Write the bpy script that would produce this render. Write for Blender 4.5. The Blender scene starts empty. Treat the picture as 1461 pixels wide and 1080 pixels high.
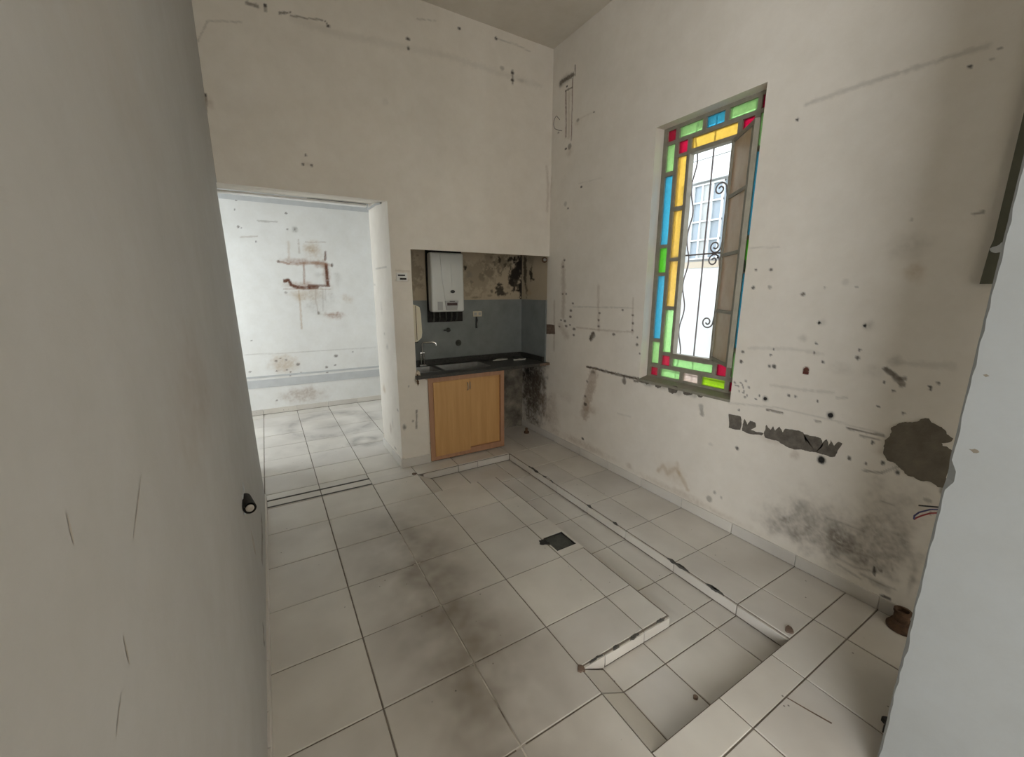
import bpy, bmesh, math, random
import numpy as np
from mathutils import Vector, Matrix
random.seed(7)
S = bpy.context.scene
COL = S.collection

# ---------------------------------------------------------------- camera
YAW, PITCH, ROLL = 0.538648, 0.211970, 0.001754
FPX = 582.854
cd = bpy.data.cameras.new('camera'); cam = bpy.data.objects.new('camera', cd); COL.objects.link(cam)
fw = Vector((math.sin(YAW)*math.cos(PITCH), math.cos(YAW)*math.cos(PITCH), -math.sin(PITCH)))
rt = Vector((math.cos(YAW), -math.sin(YAW), 0)); up = rt.cross(fw)
r2 = rt*math.cos(ROLL)+up*math.sin(ROLL); u2 = -rt*math.sin(ROLL)+up*math.cos(ROLL)
M = Matrix((r2, u2, -fw)).transposed().to_4x4(); M.translation = (0, 0, 1.6)
cam.matrix_world = M
cd.sensor_fit = 'HORIZONTAL'; cd.sensor_width = 36; cd.lens = FPX*36/1461
cd.clip_start = 0.02; cd.clip_end = 200
S.camera = cam

# ---------------------------------------------------------------- sky and added lamps
wd = bpy.data.worlds.new('sky'); S.world = wd; wd.use_nodes = True
wn = wd.node_tree; wn.nodes.clear()
wo = wn.nodes.new('ShaderNodeOutputWorld'); wb = wn.nodes.new('ShaderNodeBackground')
wb.inputs['Color'].default_value = (0.86, 0.94, 1.0, 1); wb.inputs['Strength'].default_value = 5.8
wn.links.new(wb.outputs[0], wo.inputs[0])
def area(name, loc, rot, sx, sy, power, col):
    l = bpy.data.lights.new(name, 'AREA'); l.shape = 'RECTANGLE'; l.size = sx; l.size_y = sy
    l.energy = power; l.color = col
    o = bpy.data.objects.new(name, l); COL.objects.link(o); o.location = loc; o.rotation_euler = rot
    return o
# lamps added at invented windows behind the camera, to lift the room's light
area('rear_added_light', (1.1, -4.97, 1.65), (math.radians(90), 0, 0), .7, 2.3, 5, (1.0, 0.985, 0.96))
area('side_added_light', (-1.97, -2.85, 1.7), (0, math.radians(-90), 0), 2.4, 3.1, 138, (1.0, 0.99, 0.975))
# lamps added at assumed side openings out of view, to light the far room
area('far_room_left_added_light', (-1.66, 5.2, 1.6), (0, math.radians(-90), 0), 1.9, 1.8, 4, (0.84, 0.93, 1.0))
area('far_room_right_added_light', (2.48, 5.25, 1.8), (0, math.radians(90), 0), 1.6, 1.2, 7, (0.82, 0.92, 1.0))  # second added lamp, at an opening assumed on the right
S.view_settings.view_transform = 'Standard'; S.view_settings.look = 'None'
S.view_settings.gamma = 1; S.view_settings.use_curve_mapping = False
S.view_settings.exposure = -0.06

# ---------------------------------------------------------------- helpers
def tag(o, label=None, cat=None, group=None, kind=None):
    if label: o['label'] = label
    if cat: o['category'] = cat
    if group: o['group'] = group
    if kind: o['kind'] = kind
    return o
ORG = {}
def link(o, parent=None, world=(0, 0, 0)):
    COL.objects.link(o)
    w = Vector(world)
    if parent is not None:
        o.parent = parent; o.location = w-ORG[parent.name]
    else: o.location = w
    ORG[o.name] = w
    return o
def empty(name, loc, label=None, cat=None, kind=None, parent=None, group=None):
    o = bpy.data.objects.new(name, None); o.empty_display_size = .05
    link(o, parent, loc); return tag(o, label, cat, group, kind)
class MB:
    def __init__(s): s.v = []; s.f = []
    def add(s, vs, fs):
        n = len(s.v); s.v += [tuple(v) for v in vs]; s.f += [tuple(i+n for i in f) for f in fs]; return s
    def box(s, x0, x1, y0, y1, z0, z1):
        vs = [(x, y, z) for z in (z0, z1) for y in (y0, y1) for x in (x0, x1)]
        return s.add(vs, [(0, 2, 3, 1), (4, 5, 7, 6), (0, 1, 5, 4), (2, 6, 7, 3), (0, 4, 6, 2), (1, 3, 7, 5)])
    def quad(s, a, b, c, d): return s.add([a, b, c, d], [(0, 1, 2, 3)])
    def prism(s, poly, axis, a, b):
        """polygon of 2D points extruded along axis from a to b"""
        def P(p, t):
            return {'x': (t, p[0], p[1]), 'y': (p[0], t, p[1]), 'z': (p[0], p[1], t)}[axis]
        n = len(poly)
        vs = [P(p, a) for p in poly]+[P(p, b) for p in poly]
        fs = [tuple(range(n)), tuple(range(2*n-1, n-1, -1))]+[(i, i+n, (i+1) % n+n, (i+1) % n) for i in range(n)]
        return s.add(vs, fs)
    def tube(s, pts, r, n=8, caps=True):
        pts = [Vector(p) for p in pts]; m = len(pts); rr = r if isinstance(r, (list, tuple)) else [r]*m
        t0 = (pts[1]-pts[0]).normalized(); a = Vector((0, 0, 1)) if abs(t0.z) < .9 else Vector((1, 0, 0))
        nrm = t0.cross(a).normalized(); vs = []
        for i, p in enumerate(pts):
            t = (pts[min(i+1, m-1)]-pts[max(i-1, 0)]).normalized()
            nrm = (nrm-t*nrm.dot(t)).normalized(); bn = t.cross(nrm)
            for k in range(n):
                an = 2*math.pi*k/n; vs.append(p+(nrm*math.cos(an)+bn*math.sin(an))*rr[i])
        fs = [(i*n+k, i*n+(k+1) % n, (i+1)*n+(k+1) % n, (i+1)*n+k) for i in range(m-1) for k in range(n)]
        if caps: fs += [tuple(range(n-1, -1, -1)), tuple(range((m-1)*n, m*n))]
        return s.add(vs, fs)
    def lathe(s, c, axis, prof, n=20):
        """prof: list of (radius, distance along axis) from point c"""
        ax = Vector(axis).normalized(); a = Vector((0, 0, 1)) if abs(ax.z) < .9 else Vector((1, 0, 0))
        u = ax.cross(a).normalized(); w = ax.cross(u); c = Vector(c); vs = []
        for r, d in prof:
            for k in range(n):
                an = 2*math.pi*k/n; vs.append(c+ax*d+(u*math.cos(an)+w*math.sin(an))*r)
        m = len(prof)
        fs = [(i*n+k, i*n+(k+1) % n, (i+1)*n+(k+1) % n, (i+1)*n+k) for i in range(m-1) for k in range(n)]
        fs += [tuple(range(n-1, -1, -1)), tuple(range((m-1)*n, m*n))]
        return s.add(vs, fs)
    def build(s, name, mat, parent=None, bevel=0, seg=2, smooth=False, origin=None):
        V = np.array(s.v); c = Vector(origin) if origin is not None else Vector(((V.min(0)+V.max(0))/2).tolist())
        if origin is None: c.z = float(V[:, 2].min())
        me = bpy.data.meshes.new(name); me.from_pydata((V-np.array(c)).tolist(), [], s.f); me.validate()
        bm = bmesh.new(); bm.from_mesh(me); bmesh.ops.recalc_face_normals(bm, faces=bm.faces)
        if bevel:
            bmesh.ops.bevel(bm, geom=[e for e in bm.edges if len(e.link_faces) == 2 and e.calc_face_angle(0) > .5], offset=bevel, segments=seg, profile=.5, affect='EDGES')
        bm.to_mesh(me); bm.free()
        if smooth or bevel:
            for p in me.polygons: p.use_smooth = True
            if hasattr(me, 'set_sharp_from_angle'): me.set_sharp_from_angle(angle=math.radians(40))
        me.materials.append(mat)
        o = bpy.data.objects.new(name, me); link(o, parent, c)
        return o

# ---------------------------------------------------------------- materials
def nodes(name):
    m = bpy.data.materials.new(name); m.use_nodes = True; nt = m.node_tree
    return m, nt, nt.nodes['Principled BSDF']
def nd(nt, t, **k):
    n = nt.nodes.new(t)
    for a, b in k.items():
        if a in n.inputs: n.inputs[a].default_value = b
        else: setattr(n, a, b)
    return n
def mixc(nt, fac, a, b, mode='MIX'):
    n = nt.nodes.new('ShaderNodeMix'); n.data_type = 'RGBA'; n.blend_type = mode
    for i, v in ((0, fac), (6, a), (7, b)):
        if hasattr(v, 'links'): nt.links.new(v, n.inputs[i])
        else: n.inputs[i].default_value = v if i == 0 else (*v, 1)
    return n.outputs[2]
def ramp(nt, src, p0, p1, c0=(0, 0, 0), c1=(1, 1, 1)):
    n = nt.nodes.new('ShaderNodeValToRGB'); e = n.color_ramp.elements
    e[0].position = p0; e[1].position = p1; e[0].color = (*c0, 1); e[1].color = (*c1, 1)
    nt.links.new(src, n.inputs[0]); return n.outputs[0]
def noise(nt, scale, detail=4, rough=.6, vec=None, dist=0):
    n = nd(nt, 'ShaderNodeTexNoise'); n.inputs['Scale'].default_value = scale; n.inputs['Detail'].default_value = detail
    n.inputs['Roughness'].default_value = rough; n.inputs['Distortion'].default_value = dist
    if vec is None:
        g = nd(nt, 'ShaderNodeNewGeometry'); vec = g.outputs['Position']
    nt.links.new(vec, n.inputs['Vector']); return n.outputs[0]
def bump(nt, bs, h, strength=.2, dist=.005):
    b = nd(nt, 'ShaderNodeBump'); b.inputs['Strength'].default_value = strength; b.inputs['Distance'].default_value = dist
    nt.links.new(h, b.inputs['Height']); nt.links.new(b.outputs[0], bs.inputs['Normal'])
def simple(name, col, rough=.6, var=.12, scale=9, metal=0, bmp=.0, spec=None):
    m, nt, bs = nodes(name)
    n = noise(nt, scale, 5)
    c = ramp(nt, n, .3, .7, tuple(max(0, x*(1-var)) for x in col), tuple(min(1, x*(1+var)) for x in col))
    nt.links.new(c, bs.inputs['Base Color']); bs.inputs['Roughness'].default_value = rough; bs.inputs['Metallic'].default_value = metal
    if spec is not None: bs.inputs['Specular IOR Level'].default_value = spec
    if bmp: bump(nt, bs, noise(nt, scale*8, 4), bmp, .003)
    return m
PLASTER = (0.79, 0.735, 0.655)
def plaster(name, col=PLASTER, painted=True, mott=.09):
    """limewashed plaster; the painted-in stains come from the mesh colour attribute Stain"""
    m, nt, bs = nodes(name)
    a = ramp(nt, noise(nt, 1.3, 5, .6), .3, .72, tuple(x*(1-mott) for x in col), col)
    b = ramp(nt, noise(nt, 7, 6, .7), .35, .75, (0.93, 0.92, 0.90), (1, 1, 1))
    c = mixc(nt, 1.0, a, b, 'MULTIPLY')
    if painted:
        at = nd(nt, 'ShaderNodeAttribute'); at.attribute_name = 'Stain'
        c = mixc(nt, at.outputs['Alpha'], c, at.outputs['Color'])
    nt.links.new(c, bs.inputs['Base Color']); bs.inputs['Roughness'].default_value = .72
    bs.inputs['Specular IOR Level'].default_value = .25
    bump(nt, bs, noise(nt, 22, 6, .65), .16, .006)
    return m
MAT = {}
MAT['plaster'] = plaster('plaster'); MAT['plaster_plain'] = plaster('plaster_plain', painted=False)
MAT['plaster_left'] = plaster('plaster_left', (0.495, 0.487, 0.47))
MAT['plaster_far'] = plaster('plaster_far', (0.80, 0.80, 0.78))
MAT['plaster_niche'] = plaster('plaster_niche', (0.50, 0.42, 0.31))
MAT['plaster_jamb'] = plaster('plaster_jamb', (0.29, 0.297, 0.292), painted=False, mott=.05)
MAT['ceiling'] = plaster('ceiling_paint', (0.72, 0.67, 0.59), painted=False)
MAT['cement'] = simple('cement', (0.155, 0.130, 0.097), .95, .22, 14, bmp=.4)
MAT['cement_dark'] = simple('cement_dark', (0.125, 0.108, 0.088), .95, .3, 30, bmp=.4)
MAT['cement_brown'] = simple('cement_brown', (0.16, 0.11, 0.08), .95, .35, 40, bmp=.4)
MAT['chip'] = simple('chipped_plaster', (0.55, 0.47, 0.36), .95, .35, 50, bmp=.5)
def grout_mat():
    m, nt, bs = nodes('grout')
    c = ramp(nt, noise(nt, 12, 5), .3, .7, (.16, .135, .108), (.25, .215, .175))
    g = nd(nt, 'ShaderNodeNewGeometry'); sp = nd(nt, 'ShaderNodeSeparateXYZ'); nt.links.new(g.outputs['Position'], sp.inputs[0])
    a = nd(nt, 'ShaderNodeMath', operation='COMPARE'); nt.links.new(sp.outputs[0], a.inputs[0]); a.inputs[1].default_value = .623; a.inputs[2].default_value = .02
    e = nd(nt, 'ShaderNodeMath', operation='COMPARE'); nt.links.new(sp.outputs[1], e.inputs[0]); e.inputs[1].default_value = 1.5; e.inputs[2].default_value = 1.0
    k = nd(nt, 'ShaderNodeMath', operation='MULTIPLY'); nt.links.new(a.outputs[0], k.inputs[0]); nt.links.new(e.outputs[0], k.inputs[1])
    k2 = nd(nt, 'ShaderNodeMath', operation='MULTIPLY'); nt.links.new(k.outputs[0], k2.inputs[0]); nt.links.new(ramp(nt, noise(nt, 5, 3), .35, .6), k2.inputs[1])
    nt.links.new(mixc(nt, k2.outputs[0], c, (.62, .57, .50)), bs.inputs['Base Color']); bs.inputs['Roughness'].default_value = .9   # one joint was regrouted in a paler mix
    return m
MAT['grout'] = grout_mat()
MAT['rust'] = simple('rust', (0.10, 0.055, 0.03), .9, .4, 40, bmp=.4)
MAT['black'] = simple('black_plastic', (0.018, 0.018, 0.017), .5, .3, 20)
MAT['near_black'] = simple('near_black', (0.02, 0.018, 0.016), .9, .5, 30)  # also stands in for shade inside holes and gaps
MAT['drain'] = simple('drain_metal', (0.055, 0.056, 0.048), .7, .3, 40, bmp=.3)
MAT['white'] = simple('white_enamel', (0.66, 0.67, 0.64), .28, .02, 3)
MAT['greyplastic'] = simple('grey_plastic', (0.40, 0.40, 0.39), .4, .04, 5)
MAT['cream'] = simple('cream_plastic', (0.62, 0.56, 0.42), .45, .05, 5)
MAT['chrome'] = simple('chrome', (0.62, 0.62, 0.60), .22, .1, 20, metal=1)
MAT['steel'] = simple('steel', (0.30, 0.30, 0.29), .42, .15, 20, metal=1)
MAT['frame'] = simple('window_metal', (0.23, 0.21, 0.16), .6, .15, 18, bmp=.15)
MAT['iron'] = simple('grille_iron', (0.14, 0.12, 0.12), .6, .2, 20)
MAT['olive'] = simple('olive_board', (0.088, 0.086, 0.058), .6, .15, 5, bmp=.1)
MAT['paper'] = simple('paper', (0.75, 0.74, 0.70), .8, .05, 20)
MAT['granite'] = simple('granite', (0.036, 0.034, 0.029), .35, .7, 90)
MAT['wallgrey'] = simple('niche_tiling', (0.19, 0.205, 0.20), .32, .14, 6)
MAT['red'] = simple('red_plastic', (0.32, 0.05, 0.045), .5, .1, 10)
MAT['bluewire'] = simple('blue_plastic', (0.06, 0.06, 0.14), .5, .1, 10)
MAT['ext_white'] = simple('outside_white', (0.54, 0.56, 0.56), .8, .03, 2)
MAT['ext_grey'] = simple('outside_grey', (0.36, 0.375, 0.38), .8, .05, 2)
MAT['ext_cream'] = simple('outside_cream', (0.40, 0.35, 0.28), .8, .05, 2)
MAT['ext_pane'] = simple('outside_pane', (0.26, 0.31, 0.36), .15, .1, 2)
MAT['ext_ground'] = simple('outside_paving', (0.45, 0.44, 0.42), .9, .1, 3)
MAT['strip'] = simple('threshold_metal', (0.07, 0.065, 0.055), .7, .3, 30)
MAT['greyband'] = simple('bare_grey_plaster', (0.50, 0.51, 0.51), .9, .06, 9)
MAT['scratch'] = simple('scratch_dirt', (0.40, 0.36, 0.31), .9, .2, 30)
MAT['socket_red'] = simple('socket_red', (0.12, 0.03, 0.02), .7, .3, 30)
def tile_mat():
    m, nt, bs = nodes('floor_tile')
    oi = nd(nt, 'ShaderNodeObjectInfo')
    a = ramp(nt, noise(nt, 3.0, 4, .5), .25, .75, (0.57, 0.53, 0.475), (0.70, 0.66, 0.60))
    v = ramp(nt, oi.outputs['Random'], 0, 1, (0.90, 0.90, 0.91), (1.0, 1.0, 0.99))
    c = mixc(nt, 1.0, a, v, 'MULTIPLY')
    g = nd(nt, 'ShaderNodeNewGeometry'); sp = nd(nt, 'ShaderNodeSeparateXYZ'); nt.links.new(g.outputs['Position'], sp.inputs[0])
    def band(axis, c0, half, soft):
        s = nd(nt, 'ShaderNodeMath', operation='SUBTRACT'); nt.links.new(sp.outputs[axis], s.inputs[0]); s.inputs[1].default_value = c0
        ab = nd(nt, 'ShaderNodeMath', operation='ABSOLUTE'); nt.links.new(s.outputs[0], ab.inputs[0])
        mr = nd(nt, 'ShaderNodeMapRange'); nt.links.new(ab.outputs[0], mr.inputs[0])
        mr.inputs[1].default_value = half; mr.inputs[2].default_value = half+soft; mr.inputs[3].default_value = 1; mr.inputs[4].default_value = 0
        return mr.outputs[0]
    def mul(a_, b_):
        n = nd(nt, 'ShaderNodeMath', operation='MULTIPLY')
        for i, q in enumerate((a_, b_)):
            if hasattr(q, 'links'): nt.links.new(q, n.inputs[i])
            else: n.inputs[i].default_value = q
        return n.outputs[0]
    # trodden-in grime along the way from the door to the near room
    path = mul(mul(band(0, .62, .06, .36), band(1, 1.75, .60, .70)), ramp(nt, noise(nt, 3.2, 3, .55), .25, .62))
    c = mixc(nt, mul(path, .85), c, (0.165, 0.132, 0.10))
    c = mixc(nt, mul(ramp(nt, noise(nt, 2.2, 3, .5), .45, .80), .22), c, (0.30, 0.26, 0.21))
    # specks of paint and dirt
    vo = nd(nt, 'ShaderNodeTexVoronoi'); vo.inputs['Scale'].default_value = 13; nt.links.new(g.outputs['Position'], vo.inputs['Vector'])
    spk = mul(ramp(nt, vo.outputs['Distance'], .035, .06, (1, 1, 1), (0, 0, 0)), ramp(nt, noise(nt, 2.6, 2), .47, .53))
    c = mixc(nt, mul(spk, .8), c, (0.07, 0.06, 0.05))
    # stain ring on the far room's floor
    def ringm(cx, cy, r, w, a):
        cb = nd(nt, 'ShaderNodeCombineXYZ'); 
        vs = nd(nt, 'ShaderNodeVectorMath', operation='SUBTRACT'); nt.links.new(g.outputs['Position'], vs.inputs[0]); vs.inputs[1].default_value = (cx, cy, 0)
        ln = nd(nt, 'ShaderNodeVectorMath', operation='LENGTH'); nt.links.new(vs.outputs[0], ln.inputs[0])
        s = nd(nt, 'ShaderNodeMath', operation='SUBTRACT'); nt.links.new(ln.outputs['Value'], s.inputs[0]); s.inputs[1].default_value = r
        ab = nd(nt, 'ShaderNodeMath', operation='ABSOLUTE'); nt.links.new(s.outputs[0], ab.inputs[0])
        mr = nd(nt, 'ShaderNodeMapRange'); nt.links.new(ab.outputs[0], mr.inputs[0]); mr.inputs[1].default_value = 0; mr.inputs[2].default_value = w; mr.inputs[3].default_value = a; mr.inputs[4].default_value = 0
        return mul(mr.outputs[0], ramp(nt, noise(nt, 6, 4), .3, .6))
    c = mixc(nt, ringm(.55, 5.25, .46, .16, .7), c, (0.22, 0.20, 0.18))
    c = mixc(nt, ringm(.55, 5.15, .0, .26, .6), c, (0.22, 0.20, 0.18))
    c = mixc(nt, ringm(.78, 4.42, .12, .10, .8), c, (0.22, 0.20, 0.18))
    c = mixc(nt, ringm(.1, 4.3, .28, .35, .35), c, (0.25, 0.22, 0.19))
    nt.links.new(c, bs.inputs['Base Color'])
    bs.inputs['Roughness'].default_value = .32
    bs.inputs['Specular IOR Level'].default_value = .45
    return m
MAT['tile'] = tile_mat()
def wood(name, c0, c1):
    m, nt, bs = nodes(name)
    g = nd(nt, 'ShaderNodeNewGeometry'); mp = nd(nt, 'ShaderNodeMapping'); mp.inputs['Scale'].default_value = (26, 26, 1.6)
    nt.links.new(g.outputs['Position'], mp.inputs[0])
    nt.links.new(ramp(nt, noise(nt, 1.0, 6, .6, mp.outputs[0], .3), .3, .7, c0, c1), bs.inputs['Base Color'])
    bs.inputs['Roughness'].default_value = .5
    return m
MAT['door'] = wood('beech_laminate', (0.47, 0.255, 0.085), (0.57, 0.325, 0.125))
MAT['doorframe'] = wood('stained_wood', (0.33, 0.17, 0.095), (0.42, 0.23, 0.13))
def glass(name, col, trans=.70):
    col = tuple(x**.5 for x in col)      # light crosses two faces of each pane
    m = bpy.data.materials.new(name); m.use_nodes = True; nt = m.node_tree; nt.nodes.clear()
    o = nd(nt, 'ShaderNodeOutputMaterial'); t = nd(nt, 'ShaderNodeBsdfTranslucent'); p = nd(nt, 'ShaderNodeBsdfTransparent'); gl = nd(nt, 'ShaderNodeBsdfGlossy')
    n = noise(nt, 55, 4, .6)
    c = mixc(nt, 1.0, col, ramp(nt, n, .25, .75, (0.80, 0.80, 0.80), (1, 1, 1)), 'MULTIPLY')
    nt.links.new(c, t.inputs[0]); nt.links.new(c, p.inputs[0]); gl.inputs['Roughness'].default_value = .25
    b = nd(nt, 'ShaderNodeBump'); b.inputs['Strength'].default_value = .4; b.inputs['Distance'].default_value = .003
    nt.links.new(n, b.inputs['Height']); nt.links.new(b.outputs[0], gl.inputs['Normal'])
    m1 = nd(nt, 'ShaderNodeMixShader'); m1.inputs[0].default_value = trans; nt.links.new(t.outputs[0], m1.inputs[1]); nt.links.new(p.outputs[0], m1.inputs[2])
    m2 = nd(nt, 'ShaderNodeMixShader'); m2.inputs[0].default_value = .06; nt.links.new(m1.outputs[0], m2.inputs[1]); nt.links.new(gl.outputs[0], m2.inputs[2])
    nt.links.new(m2.outputs[0], o.inputs[0]); return m
GL = {'R': glass('red_glass', (0.62, 0.003, 0.05)), 'G': glass('green_glass', (0.36, 0.86, 0.16)), 'L': glass('pale_green_glass', (0.52, 1.0, 0.36)),
      'B': glass('blue_glass', (0.07, 0.58, 0.90)), 'Y': glass('yellow_glass', (1.0, 0.62, 0.10)), 'P': glass('pink_glass', (0.95, 0.74, 0.64)),
      'V': glass('lime_glass', (0.45, 0.80, 0.02)), 'D': glass('emerald_glass', (0.13, 0.74, 0.03))}
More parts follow.
